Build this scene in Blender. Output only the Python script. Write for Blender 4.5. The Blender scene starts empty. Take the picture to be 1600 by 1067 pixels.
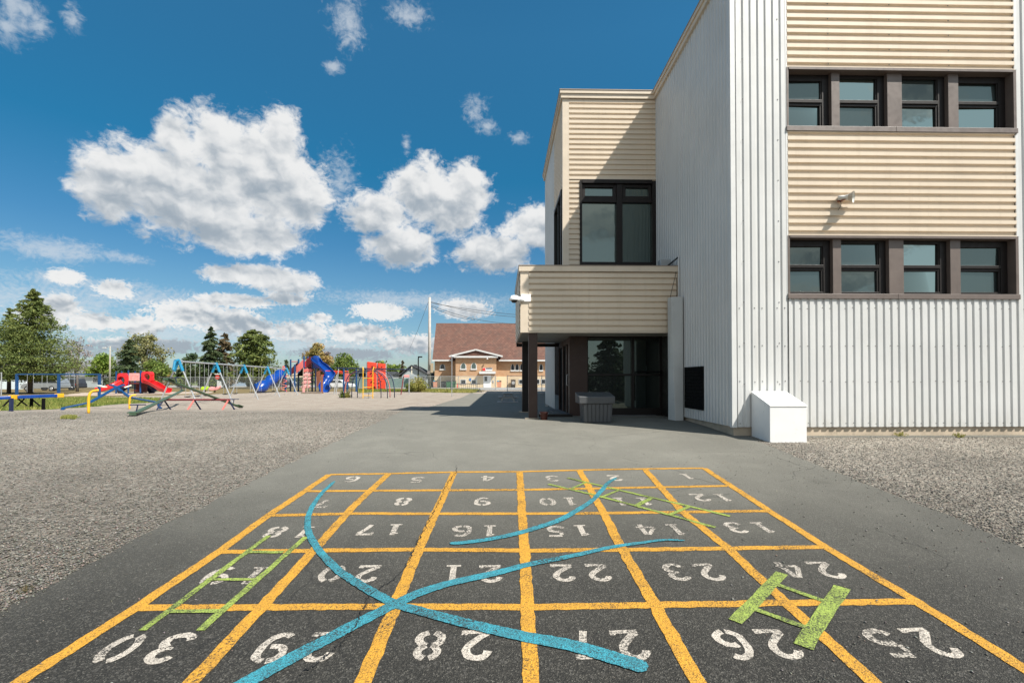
import bpy, bmesh, math, random
import numpy as np
from mathutils import Vector, Matrix
R = math.radians
random.seed(7)
sc = bpy.context.scene
COL = sc.collection

# ---------------------------------------------------------------- camera
EYE = Vector((0, 0, 1.5)); FP = 760.0; YAW = R(1.2); PITCH = R(0.8); SHIFT = 0.030
cam_d = bpy.data.cameras.new("camera"); cam = bpy.data.objects.new("camera", cam_d); COL.objects.link(cam)
cam_d.sensor_width = 36; cam_d.lens = FP / 1600 * 36; cam_d.shift_y = SHIFT
cam_d.clip_start = 0.05; cam_d.clip_end = 6000
cam.location = EYE; cam.rotation_euler = (math.pi/2 + PITCH, 0, -YAW)
sc.camera = cam
FW = Vector((math.sin(YAW)*math.cos(PITCH), math.cos(YAW)*math.cos(PITCH), math.sin(PITCH)))
RT = Vector((math.cos(YAW), -math.sin(YAW), 0)); UP = RT.cross(FW)

def ray(px, py):                      # direction of a photograph pixel (1600 x 1067)
    return FW + RT*((px-800)/FP) + UP*((533.5 + SHIFT*1600 - py)/FP)
def at(px, py, Y):                    # where that ray meets the plane y = Y
    d = ray(px, py); return EYE + d*(Y/d.y)
def atx(px, py, X):
    d = ray(px, py); return EYE + d*(X/d.x)
YB = [-90, -3, 10, 11.5, 13, 14.5, 16, 18, 20, 23, 27, 40, 80, 300, 3000]
ZB = [-.44, -.44, .296, .365, .41, .40, .375, .32, .23, .09, 0, 0, 0, 0, 0]
def zg(y):
    for i in range(len(YB)-1):
        if y <= YB[i+1]:
            t = (y-YB[i])/(YB[i+1]-YB[i]); return ZB[i] + t*(ZB[i+1]-ZB[i])
    return 0.0
def G(px, py):                        # where that ray meets the ground
    d = ray(px, py); lo, hi = 0.5, 900.0
    f = lambda s: (EYE + d*s).z - zg((EYE + d*s).y)
    s = 1.0
    while f(s) > 0 and s < 900: s *= 1.01
    lo, hi = s/1.01, s
    for _ in range(30):
        m = (lo+hi)/2
        if f(m) > 0: lo = m
        else: hi = m
    p = EYE + d*hi; return Vector((p.x, p.y, zg(p.y)))

# ---------------------------------------------------------------- sun, sky, exposure
SUN = Vector((1.0, -0.76, 1.56)).normalized()           # towards the sun
ELEV = math.asin(SUN.z); AZ = math.atan2(SUN.x, SUN.y)
sun_d = bpy.data.lights.new("sun", 'SUN'); sun_d.energy = 4.75; sun_d.angle = R(0.53); sun_d.color = (1, .95, .87)
sun = bpy.data.objects.new("sun", sun_d); COL.objects.link(sun)
sun.rotation_euler = (-SUN).to_track_quat('-Z', 'Y').to_euler()
sc.view_settings.view_transform = 'Standard'; sc.view_settings.look = 'None'
sc.view_settings.gamma = 1; sc.view_settings.exposure = 0.76

class NT:
    """small helper to wire node trees"""
    def __init__(s, tree): s.t = tree; s.n = tree.nodes; s.l = tree.links
    def add(s, typ, **kw):
        n = s.n.new(typ)
        for k, v in kw.items(): setattr(n, k, v)
        return n
    def put(s, sock, v):
        if isinstance(v, bpy.types.NodeSocket): s.l.new(v, sock)
        elif v is not None: sock.default_value = v
    def m(s, op, a, b=None, c=None, clamp=False):
        n = s.add('ShaderNodeMath', operation=op, use_clamp=clamp)
        for i, v in enumerate((a, b, c)): s.put(n.inputs[i], v)
        return n.outputs[0]
    def vm(s, op, a, b=None):
        n = s.add('ShaderNodeVectorMath', operation=op)
        s.put(n.inputs[0], a)
        if b is not None: s.put(n.inputs[1], b)
        return n.outputs['Value'] if op in ('LENGTH', 'DOT_PRODUCT') else n.outputs[0]
    def mix(s, f, a, b, blend='MIX'):
        n = s.add('ShaderNodeMix', data_type='RGBA', blend_type=blend)
        s.put(n.inputs[0], f); s.put(n.inputs[6], a); s.put(n.inputs[7], b); return n.outputs[2]
    def rng(s, v, a, b, c=0.0, d=1.0, smooth=True):
        n = s.add('ShaderNodeMapRange', interpolation_type='SMOOTHSTEP' if smooth else 'LINEAR')
        for i, x in enumerate((v, a, b, c, d)): s.put(n.inputs[i], x)
        return n.outputs[0]
    def noise(s, vec, scale, detail=4, rough=.55, dim='3D'):
        n = s.add('ShaderNodeTexNoise', noise_dimensions=dim)
        s.put(n.inputs['Vector'], vec); n.inputs['Scale'].default_value = scale
        n.inputs['Detail'].default_value = detail; n.inputs['Roughness'].default_value = rough
        return n.outputs[0]
    def vor(s, vec, scale, feature='F1'):
        n = s.add('ShaderNodeTexVoronoi', feature=feature)
        s.put(n.inputs['Vector'], vec); n.inputs['Scale'].default_value = scale
        return n
    def ramp(s, f, stops):
        n = s.add('ShaderNodeValToRGB'); s.put(n.inputs[0], f); e = n.color_ramp.elements
        while len(e) < len(stops): e.new(0.5)
        for x, (p, c) in zip(e, stops): x.position = p; x.color = (*c, 1)
        return n.outputs[0]
def c4(c): return (c[0], c[1], c[2], 1)

world = bpy.data.worlds.new("World"); sc.world = world; world.use_nodes = True
W = NT(world.node_tree); W.n.clear()
def build_sky():
    geo = W.add('ShaderNodeNewGeometry'); D = W.vm('SCALE', geo.outputs['Incoming'])
    D.node.inputs['Scale'].default_value = -1
    sx = W.add('ShaderNodeSeparateXYZ'); W.l.new(D, sx.inputs[0])
    ay = W.m('ABSOLUTE', sx.outputs[1])
    az = W.m('MULTIPLY', W.m('ARCTAN2', sx.outputs[0], ay), 180/math.pi)
    el = W.m('MULTIPLY', W.m('ARCSINE', sx.outputs[2]), 180/math.pi)
    cv = W.add('ShaderNodeCombineXYZ'); W.l.new(az, cv.inputs[0]); W.l.new(el, cv.inputs[1]); P = cv.outputs[0]
    def ang(px, py):
        d = ray(px, py).normalized(); return math.degrees(math.atan2(d.x, d.y)), math.degrees(math.asin(d.z))
    thick = [(345,228,66,60),(290,300,150,82),(415,275,100,90),(175,290,72,62),(272,212,40,44),(440,220,42,56),(370,365,120,40),(475,310,52,55),
             (660,300,62,56),(728,298,46,50),(590,335,62,40),(625,385,62,38),(700,330,60,40),
             (770,395,72,34),(850,355,70,42),
             (405,432,84,22),(455,442,52,22),(350,430,48,17),(372,470,70,12),(450,467,40,12),
             (595,487,50,14),(290,492,70,24),(355,502,70,24),(225,508,44,18),(400,512,40,16),(92,478,34,22),(62,496,56,20),(150,504,50,16),
             (178,452,36,16),(105,432,34,14),(725,484,46,18),(565,522,66,17),(470,517,55,19),(640,537,60,16),(500,497,20,9),
             (540,553,90,11),(230,540,110,14),(100,545,90,16),
             (1000,330,110,46),(1180,250,120,60),(1300,420,120,40),(1500,330,130,60),(1450,120,110,60),(1650,470,150,36)]
    thin = [(90,470,230,34),(330,520,420,40),(745,175,24,30),(760,198,24,18),(812,216,20,14),(18,20,40,60),(10,40,34,40),(70,388,150,26),(190,402,60,12),(120,440,150,16),(545,35,36,56),(640,25,46,28),(520,105,20,14),(250,470,300,22),
            (650,470,220,20),(120,505,200,40),(500,540,320,30),(530,290,40,60),(635,225,9,22),(20,10,50,60),(60,40,30,26),(115,30,22,30)]
    def field(Pv, blobs, amp):
        cur = None
        for (cx, cy, rx, ry) in blobs:
            a0, e0 = ang(cx, cy); a1, _ = ang(cx-rx, cy); a2, _ = ang(cx+rx, cy); _, e1 = ang(cx, cy-ry); _, e2 = ang(cx, cy+ry)
            q = W.vm('SUBTRACT', Pv, (a0, e0, 0)); q = W.vm('MULTIPLY', q, (2/abs(a2-a1), 2/abs(e2-e1), 0))
            v = W.m('SUBTRACT', 1.0, W.vm('LENGTH', q))
            if cur is None: cur = v
            else:
                cur = W.m('SMOOTH_MAX', cur, v, .25)
        return cur
    def nz(Pv, s, det, r=.58):
        return W.noise(W.vm('MULTIPLY', Pv, (1.0, 1.35, 1)), s, det, r)
    wv = W.add('ShaderNodeTexNoise'); W.l.new(P, wv.inputs['Vector']); wv.inputs['Scale'].default_value = .55; wv.inputs['Detail'].default_value = 3
    warp = W.vm('MULTIPLY', W.vm('SUBTRACT', wv.outputs['Color'], (.5, .5, .5)), (1.5, 1.3, 0))
    Pw = W.vm('ADD', P, warp)
    lo_ = W.rng(el, 4, 15, 1, 0)
    def mixf(f, a_, b_): return W.m('ADD', W.m('MULTIPLY', a_, W.m('SUBTRACT', 1.0, f)), W.m('MULTIPLY', b_, f))
    n1 = nz(P, .17, 2); n2 = mixf(lo_, nz(Pw, .40, 7, .58), nz(Pw, .95, 6, .58)); n3 = mixf(lo_, nz(Pw, 1.5, 5, .6), nz(Pw, 3.0, 4, .6))
    def cloud(F_):
        d = W.m('ADD', W.m('MULTIPLY', W.m('SUBTRACT', n1, .44), .8), W.m('MULTIPLY', W.m('SUBTRACT', n2, .5), 1.15))
        return W.m('ADD', F_, W.m('ADD', d, W.m('MULTIPLY', W.m('SUBTRACT', n3, .5), W.m('MULTIPLY_ADD', lo_, .95, .55))))
    F0 = field(P, thick, 1); T = cloud(F0)
    Fu = field(W.vm('ADD', P, (.7, 2.2, 0)), thick, 1); Fd = field(W.vm('ADD', P, (-.7, -2.2, 0)), thick, 1)
    n2l = mixf(lo_, nz(W.vm('ADD', Pw, (.6, 1.2, 0)), .40, 3, .42), nz(W.vm('ADD', Pw, (.3, .6, 0)), .95, 3, .42)); n2b = mixf(lo_, nz(Pw, .40, 3, .42), nz(Pw, .95, 3, .42))
    n3l = nz(W.vm('ADD', Pw, (.2, .4, 0)), 1.3, 2, .5); n3b = nz(Pw, 1.3, 2, .5)
    lit = W.m('ADD', W.m('MULTIPLY', W.m('SUBTRACT', Fd, Fu), .50), W.m('ADD', W.m('MULTIPLY', W.m('SUBTRACT', n2b, n2l), 1.7), W.m('MULTIPLY', W.m('SUBTRACT', n3b, n3l), .35)))
    edge = W.rng(T, .05, .7, .34, 0.0)
    shade = W.rng(W.m('ADD', W.m('ADD', lit, .42), edge), -.28, 1.05)
    alpha = W.rng(T, -.04, .40)
    Hh = W.m('ADD', field(P, thin, 1), W.m('ADD', W.m('MULTIPLY', W.m('SUBTRACT', nz(Pw, .3, 9, .68), .5), 1.9), W.m('MULTIPLY', W.m('SUBTRACT', n3, .5), 1.6)))
    wisp = W.m('MULTIPLY', W.rng(Hh, .0, 1.15), .64)
    sky = W.add('ShaderNodeTexSky', sky_type='NISHITA'); sky.sun_disc = False
    sky.sun_elevation = ELEV; sky.sun_rotation = AZ; sky.altitude = 300; sky.air_density = 1.0; sky.dust_density = .6; sky.ozone_density = 2.5
    base = W.mix(1.0, W.vm('SCALE', sky.outputs[0]), W.ramp(W.m('DIVIDE', el, 90.0, clamp=True), SKY_TINT), 'MULTIPLY')
    base.node.inputs[6].links[0].from_node.inputs['Scale'].default_value = SKY_STRENGTH
    ccol = W.mix(shade, (.215, .25, .285, 1), (.52, .52, .515, 1))
    hz = W.rng(sx.outputs[1], .05, -.75); base = W.mix(W.m('MULTIPLY', hz, .65), base, (.60, .63, .62, 1))
    c = W.mix(wisp, base, (.40, .43, .46, 1)); c = W.mix(W.m('MULTIPLY', alpha, .96), c, ccol)
    below = W.rng(el, -1.5, -.2); c = W.mix(below, (.20, .195, .18, 1), c)
    bg = W.add('ShaderNodeBackground'); W.l.new(c, bg.inputs[0]); bg.inputs[1].default_value = 1.0
    out = W.add('ShaderNodeOutputWorld'); W.l.new(bg.outputs[0], out.inputs[0])
SKY_STRENGTH = 0.085
SKY_TINT = [(0, (.55, .60, .66)), (.10, (.42, .63, .68)), (.16, (.27, .60, .71)), (.245, (.13, .63, .74)), (.39, (.25, .80, .90)), (1, (.3, .8, .95))]
build_sky()
world.cycles.sampling_method = 'MANUAL'; world.cycles.sample_map_resolution = 512

# ---------------------------------------------------------------- naming and linking
def tag(o, label=None, cat=None, group=None, kind=None):
    if label: o['label'] = label
    if cat: o['category'] = cat
    if group: o['group'] = group
    if kind: o['kind'] = kind
    return o
def thing(name, label, cat, loc=(0, 0, 0), group=None):
    o = bpy.data.objects.new(name, None); COL.objects.link(o); o.location = loc; o.empty_display_size = .2
    return tag(o, label, cat, group)
def link(name, me, mat, parent=None):
    o = bpy.data.objects.new(name, me); COL.objects.link(o)
    if mat is not None: me.materials.append(mat)
    if parent is not None:
        o.parent = parent
        if parent.type == 'EMPTY': o.matrix_parent_inverse = Matrix.Translation(-Vector(parent.location))
    return o
def copy_tree(o, parent=None):
    c = o.copy(); COL.objects.link(c)
    if parent is not None: c.parent = parent
    for ch in o.children: copy_tree(ch, c)
    return c

class MB:
    def __init__(s): s.bm = bmesh.new()
    def face(s, pts):
        try: return s.bm.faces.new([s.bm.verts.new(p) for p in pts])
        except ValueError: return None
    def box(s, x0, x1, y0, y1, z0, z1):
        return s.hexa([(x0,y0,z0),(x1,y0,z0),(x1,y1,z0),(x0,y1,z0)], [(x0,y0,z1),(x1,y0,z1),(x1,y1,z1),(x0,y1,z1)])
    def hexa(s, b, t):
        v = [s.bm.verts.new(p) for p in list(b)+list(t)]; n = len(b)
        s.bm.faces.new(v[:n][::-1]); s.bm.faces.new(v[n:])
        for i in range(n):
            j = (i+1) % n; s.bm.faces.new((v[i], v[j], v[n+j], v[n+i]))
        return v
    def prism(s, pts, off):                     # polygon pushed along a vector
        off = Vector(off); return s.hexa(pts, [Vector(p)+off for p in pts])
    def bar(s, a, b, w, h, up=(0, 0, 1)):       # rectangular bar between two points
        a, b = Vector(a), Vector(b); d = (b-a).normalized(); sd = d.cross(Vector(up))
        if sd.length < 1e-4: sd = d.cross(Vector((0, 1, 0)))
        sd.normalize(); u = sd.cross(d)
        q = [sd*(w*i) + u*(h*j) for i, j in ((-.5,-.5),(.5,-.5),(.5,.5),(-.5,.5))]
        return s.hexa([a+k for k in q], [b+k for k in q])
    def tube(s, pts, r, n=8, closed=False):
        pts = [Vector(p) for p in pts]; rings = []; N = len(pts); prev = None
        for i, p in enumerate(pts):
            d = (pts[min(i+1, N-1)] - pts[max(i-1, 0)]).normalized()
            if prev is None:
                a = d.cross(Vector((0, 0, 1)))
                if a.length < 1e-3: a = d.cross(Vector((1, 0, 0)))
            else: a = prev - d*prev.dot(d)
            a.normalize(); prev = a; b = d.cross(a); rr = r[i] if isinstance(r, (list, tuple)) else r
            rings.append([s.bm.verts.new(p + a*rr*math.cos(t*2*math.pi/n) + b*rr*math.sin(t*2*math.pi/n)) for t in range(n)])
        for q, w in zip(rings, rings[1:]):
            for k in range(n): s.bm.faces.new((q[k], q[(k+1) % n], w[(k+1) % n], w[k]))
        s.bm.faces.new(rings[0][::-1]); s.bm.faces.new(rings[-1])
    def sweep(s, pts, prof, side=(0, 0, 0), closed=False):   # profile (sideways, upwards) along a path
        pts = [Vector(p) for p in pts]; rings = []
        for i, p in enumerate(pts):
            d = (pts[min(i+1, len(pts)-1)] - pts[max(i-1, 0)]).normalized()
            sd = d.cross(Vector((0, 0, 1))); sd.normalize(); u = sd.cross(d)
            rings.append([s.bm.verts.new(p + sd*x + u*y) for x, y in prof])
        n = len(prof)
        for q, w in zip(rings, rings[1:]):
            for k in range(n if closed else n-1): s.bm.faces.new((q[k], q[(k+1) % n], w[(k+1) % n], w[k]))
        if closed: s.bm.faces.new(rings[0][::-1]); s.bm.faces.new(rings[-1])
    def lathe(s, prof, c=(0, 0, 0), n=20, axis=None):
        c = Vector(c); M = axis if axis is not None else Matrix.Identity(3); rings = []
        for r, z in prof:
            rings.append([s.bm.verts.new(c + M @ Vector((r*math.cos(t*2*math.pi/n), r*math.sin(t*2*math.pi/n), z))) for t in range(n)])
        for q, w in zip(rings, rings[1:]):
            for k in range(n): s.bm.faces.new((q[k], q[(k+1) % n], w[(k+1) % n], w[k]))
        return rings
    def build(s, name, mat, parent=None, bevel=0, smooth=False, solid=0, segs=2):
        bmesh.ops.recalc_face_normals(s.bm, faces=s.bm.faces)
        me = bpy.data.meshes.new(name); s.bm.to_mesh(me); s.bm.free()
        o = link(name, me, mat, parent)
        if smooth:
            for p in me.polygons: p.use_smooth = True
        if solid:
            k = o.modifiers.new("solid", 'SOLIDIFY'); k.thickness = solid; k.offset = 0
        if bevel:
            k = o.modifiers.new("bevel", 'BEVEL'); k.width = bevel; k.segments = segs; k.limit_method = 'ANGLE'
        return o
def raw_mesh(name, co, faces_n, idx, mat, parent=None, smooth=False):
    me = bpy.data.meshes.new(name); co = np.asarray(co, np.float32).reshape(-1, 3); idx = np.asarray(idx, np.int32).ravel()
    k = len(idx)//faces_n
    me.vertices.add(len(co)); me.vertices.foreach_set('co', co.ravel())
    me.loops.add(len(idx)); me.loops.foreach_set('vertex_index', idx)
    me.polygons.add(k); me.polygons.foreach_set('loop_start', np.arange(0, k*faces_n, faces_n, dtype=np.int32))
    me.update(calc_edges=True); me.validate()
    if smooth: me.polygons.foreach_set('use_smooth', np.ones(k, bool))
    return link(name, me, mat, parent)

# ---------------------------------------------------------------- materials
def new_mat(name):
    m = bpy.data.materials.new(name); m.use_nodes = True; t = NT(m.node_tree); t.n.clear()
    out = t.add('ShaderNodeOutputMaterial'); p = t.add('ShaderNodeBsdfPrincipled'); t.l.new(p.outputs[0], out.inputs[0])
    tc = t.add('ShaderNodeTexCoord'); return m, t, p, tc.outputs['Object'], out
def bump(t, p, h, strength, dist=.01):
    b = t.add('ShaderNodeBump'); b.inputs['Strength'].default_value = strength; b.inputs['Distance'].default_value = dist
    t.put(b.inputs['Height'], h); t.l.new(b.outputs[0], p.inputs['Normal'])
def paint(name, c, rough=.45, var=.12, scale=3.0, metal=0, dirt=None, fine=0, spec=.5):
    """plain coated surface with uneven wear"""
    m, t, p, O, out = new_mat(name)
    n = t.noise(O, scale, 5); v = t.rng(n, .3, .7, 1-var, 1+var*.6)
    col = t.mix(1.0, c4(c), t.vm('SCALE', (1, 1, 1)), 'MULTIPLY'); t.put(col.node.inputs[7].links[0].from_node.inputs['Scale'], v)
    if dirt:
        d = t.rng(t.noise(O, scale*2.3, 8, .65), .52, .74); col = t.mix(t.m('MULTIPLY', d, dirt[3]), col, c4(dirt[:3]))
    t.l.new(col, p.inputs['Base Color']); p.inputs['Metallic'].default_value = metal; p.inputs['Specular IOR Level'].default_value = spec
    t.put(p.inputs['Roughness'], t.rng(t.noise(O, scale*4, 4), .3, .7, rough*.85, min(1, rough*1.15)))
    if fine: bump(t, p, t.noise(O, fine, 4), .25, .004)
    return m
M = {}
def siding_mat(name, c, dirtc, base_z):
    m, t, p, O, out = new_mat(name)
    sx = t.add('ShaderNodeSeparateXYZ'); t.l.new(O, sx.inputs[0])
    v = t.rng(t.noise(O, .7, 4), .3, .7, .95, 1.03)
    col = t.vm('SCALE', c); t.put(col.node.inputs['Scale'], v)
    st = t.rng(t.noise(t.vm('MULTIPLY', O, (7, 7, .35)), 1.0, 6, .6), .50, .78)
    col = t.mix(t.m('MULTIPLY', st, .20), col, c4(dirtc))
    low = t.m('MULTIPLY', t.rng(sx.outputs[2], base_z, base_z+.75, 1, 0), t.rng(t.noise(t.vm('MULTIPLY', O, (5, 5, 1.2)), 1.6, 6, .65), .36, .66))
    col = t.mix(t.m('MULTIPLY', low, .38), col, c4(dirtc))
    t.l.new(col, p.inputs['Base Color']); t.put(p.inputs['Roughness'], t.rng(t.noise(O, 3, 4), .3, .7, .38, .52)); p.inputs['Specular IOR Level'].default_value = .4
    bump(t, p, t.noise(t.vm('MULTIPLY', O, (1, 1, .5)), 2.3, 3), .22, .03); return m
M['white_siding'] = siding_mat('white_siding', (.572, .572, .558), (.36, .33, .28), .35)
M['white_trim'] = paint('white_trim', (.61, .61, .595), .45, .05, 2, dirt=(.45, .43, .4, .15))
M['beige_siding'] = siding_mat('beige_siding', (.655, .55, .425), (.36, .27, .18), -5)
M['beige_trim'] = paint('beige_trim', (.62, .525, .41), .45, .06, 2, dirt=(.38, .30, .22, .2))
M['fascia'] = paint('fascia', (.30, .24, .19), .5, .08, 2)
M['brown_metal'] = paint('brown_metal', (.125, .097, .083), .45, .1, 2.5, dirt=(.2, .16, .13, .15))
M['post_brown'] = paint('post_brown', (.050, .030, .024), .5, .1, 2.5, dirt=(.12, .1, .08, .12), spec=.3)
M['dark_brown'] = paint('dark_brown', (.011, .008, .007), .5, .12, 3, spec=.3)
M['black'] = paint('black', (.006, .006, .006), .8, .2, 4, spec=.1)
M['soffit'] = paint('soffit', (.34, .32, .29), .5, .08, 1.5)
M['white_metal'] = paint('white_metal', (.74, .735, .72), .32, .03, 2.2, dirt=(.55, .54, .52, .12))
M['cover_grey'] = paint('cover_grey', (.47, .475, .46), .45, .06, 2, dirt=(.3, .29, .26, .25))
M['screw'] = paint('screw', (.16, .16, .155), .4, .2, 8)
M['concrete'] = paint('concrete', (.44, .36, .27), .85, .2, 3, dirt=(.2, .17, .13, .5), fine=40)
M['slab'] = paint('slab', (.11, .11, .11), .85, .2, 3, fine=50)
M['galv'] = paint('galv', (.50, .51, .52), .38, .12, 6, metal=.55)
M['grey_plastic'] = paint('grey_plastic', (.062, .065, .069), .5, .08, 4, fine=80)
M['dark_plastic'] = paint('dark_plastic', (.03, .032, .035), .5, .1, 4)
M['bucket_red'] = paint('bucket_red', (.075, .02, .016), .5, .15, 8)
M['horn_grey'] = paint('horn_grey', (.60, .60, .56), .4, .06, 9, dirt=(.25, .2, .15, .3))
M['horn_in'] = paint('horn_in', (.42, .38, .31), .5, .1, 9)
M['camera_white'] = paint('camera_white', (.82, .83, .84), .3, .03, 9)
M['lens_black'] = paint('lens_black', (.01, .01, .012), .08, .1, 9)
M['cable'] = paint('cable', (.012, .012, .012), .6, .1, 5)
M['lamp_glass'] = paint('lamp_glass', (.35, .36, .36), .15, .05, 9)
for k, c, r in (('play_blue', (.006, .055, .165), .35), ('bright_blue', (.004, .046, .25), .28), ('navy', (.012, .022, .065), .4), ('teal', (.012, .20, .36), .4),
             ('play_red', (.60, .018, .022), .3), ('coral', (.62, .15, .13), .42), ('pink', (.70, .33, .31), .45), ('orange_red', (.74, .065, .03), .42), ('dark_red', (.13, .016, .018), .5),
             ('yellow', (.78, .42, .02), .4), ('cream', (.72, .68, .55), .45), ('green_plank', (.045, .085, .045), .5), ('maroon', (.20, .035, .04), .5),
             ('lime', (.42, .65, .03), .4), ('pink_rider', (.78, .34, .33), .4), ('orange', (.80, .20, .03), .5), ('rust', (.25, .09, .05), .6)):
    M[k] = paint(k, c, r, .12, 4, dirt=(.25, .2, .17, .12))
M['steel_leg'] = M['galv']
M['rubber'] = paint('rubber', (.014, .014, .015), .7, .15, 6)
M['wood_plank'] = paint('wood_plank', (.26, .20, .15), .75, .25, 5, fine=30)
M['table_grey'] = paint('table_grey', (.34, .34, .33), .7, .15, 5)
M['pole'] = paint('pole', (.42, .385, .35), .8, .12, 2, dirt=(.35, .3, .26, .5))
M['pole_wood'] = paint('pole_wood', (.33, .31, .26), .8, .15, 2)
M['tan_board'] = paint('tan_board', (.42, .33, .22), .7, .1, 4)
M['white_paint'] = paint('white_paint', (.60, .59, .57), .55, .06, 1.5)
M['cream_wall'] = paint('cream_wall', (.66, .52, .35), .8, .07, .8)
M['door_white'] = paint('door_white', (.80, .80, .80), .45, .04, 2)
M['dumpster'] = paint('dumpster', (.03, .13, .055), .5, .15, 2, dirt=(.1, .1, .08, .4))
M['window_dark'] = paint('window_dark', (.03, .033, .036), .12, .2, 2)
M['bin_orange'] = paint('bin_orange', (.55, .26, .17), .6, .1, 3)
M['bin_blue'] = paint('bin_blue', (.03, .22, .38), .5, .1, 3)
M['sign_red'] = paint('sign_red', (.62, .04, .03), .4, .05, 5)
M['sign_blue'] = paint('sign_blue', (.02, .17, .45), .4, .05, 5)
M['stone_grey'] = paint('stone_grey', (.40, .40, .40), .8, .15, 4)
M['bark'] = paint('bark', (.075, .06, .05), .9, .3, 4)
M['bark_grey'] = paint('bark_grey', (.22, .20, .19), .9, .25, 4)
M['birch_bark'] = paint('birch_bark', (.42, .41, .38), .85, .4, 4)
M['car_silver'] = paint('car_silver', (.34, .36, .37), .25, .05, 1, metal=.5)
M['car_dark'] = paint('car_dark', (.035, .04, .05), .22, .05, 1)
M['car_white'] = paint('car_white', (.72, .73, .74), .25, .03, 1)
M['car_glass'] = paint('car_glass', (.015, .018, .02), .06, .05, 1)
M['roof_dark'] = paint('roof_dark', (.04, .042, .045), .85, .25, 1.2)
M['roof_grey'] = paint('roof_grey', (.16, .16, .17), .85, .2, 1.2)
M['house_white'] = paint('house_white', (.62, .64, .64), .7, .06, .8)
M['house_grey'] = paint('house_grey', (.36, .40, .40), .7, .08, .8)
M['house_blue'] = paint('house_blue', (.26, .34, .42), .7, .08, .8)
M['fence_green'] = paint('fence_green', (.13, .21, .19), .7, .12, .8)
M['fence_white'] = paint('fence_white', (.60, .68, .70), .7, .06, .8)
M['crack'] = paint('crack', (.010, .009, .008), .95, .2, 8)

def road_paint(name, c, holes, seed, thinness=.35):
    m, t, p, O, out = new_mat(name)
    O2 = t.vm('ADD', O, (seed, seed*.7, 0))
    sp = t.noise(O2, 70, 6, .75); big = t.noise(O2, 2.6, 5, .65); grain = t.vor(O2, 140)
    sg = t.add('ShaderNodeSeparateColor'); t.l.new(grain.outputs['Color'], sg.inputs[0])
    th = t.rng(big, .28, .74, holes-.075, holes+.075)
    wear = t.rng(t.m('SUBTRACT', th, sp), -.05, .025)
    thin = t.m('MULTIPLY', t.rng(t.noise(t.vm('ADD', O2, (5, 1, 0)), 6, 7, .7), .40, .68), thinness)
    lum = t.rng(sg.outputs[0], 0, 1, .74, 1.16, False); col = t.vm('SCALE', c); t.put(col.node.inputs['Scale'], lum)
    col = t.mix(thin, col, c4((c[0]*.42+.022, c[1]*.42+.021, c[2]*.42+.019)))
    pits = t.m('GREATER_THAN', sg.outputs[1], .90 if thinness < .55 else .78); col = t.mix(t.m('MULTIPLY', pits, .55), col, (.030, .029, .026, 1))
    col = t.mix(t.m('MULTIPLY', wear, .92), col, (.032, .031, .028, 1))
    t.l.new(col, p.inputs['Base Color']); p.inputs['Roughness'].default_value = .8; p.inputs['Specular IOR Level'].default_value = .25
    bump(t, p, t.m('ADD', grain.outputs['Distance'], t.m('MULTIPLY', t.noise(O, 40, 4), .6)), .7, .007)
    return m
M['paint_yellow'] = road_paint('paint_yellow', (.56, .285, .036), .41, 3, .35)
M['paint_white'] = road_paint('paint_white', (.52, .465, .395), .45, 11, .5)
M['paint_blue'] = road_paint('paint_blue', (.044, .27, .335), .425, 23, .6)
M['paint_green'] = road_paint('paint_green', (.30, .385, .08), .435, 31, .65)

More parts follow.
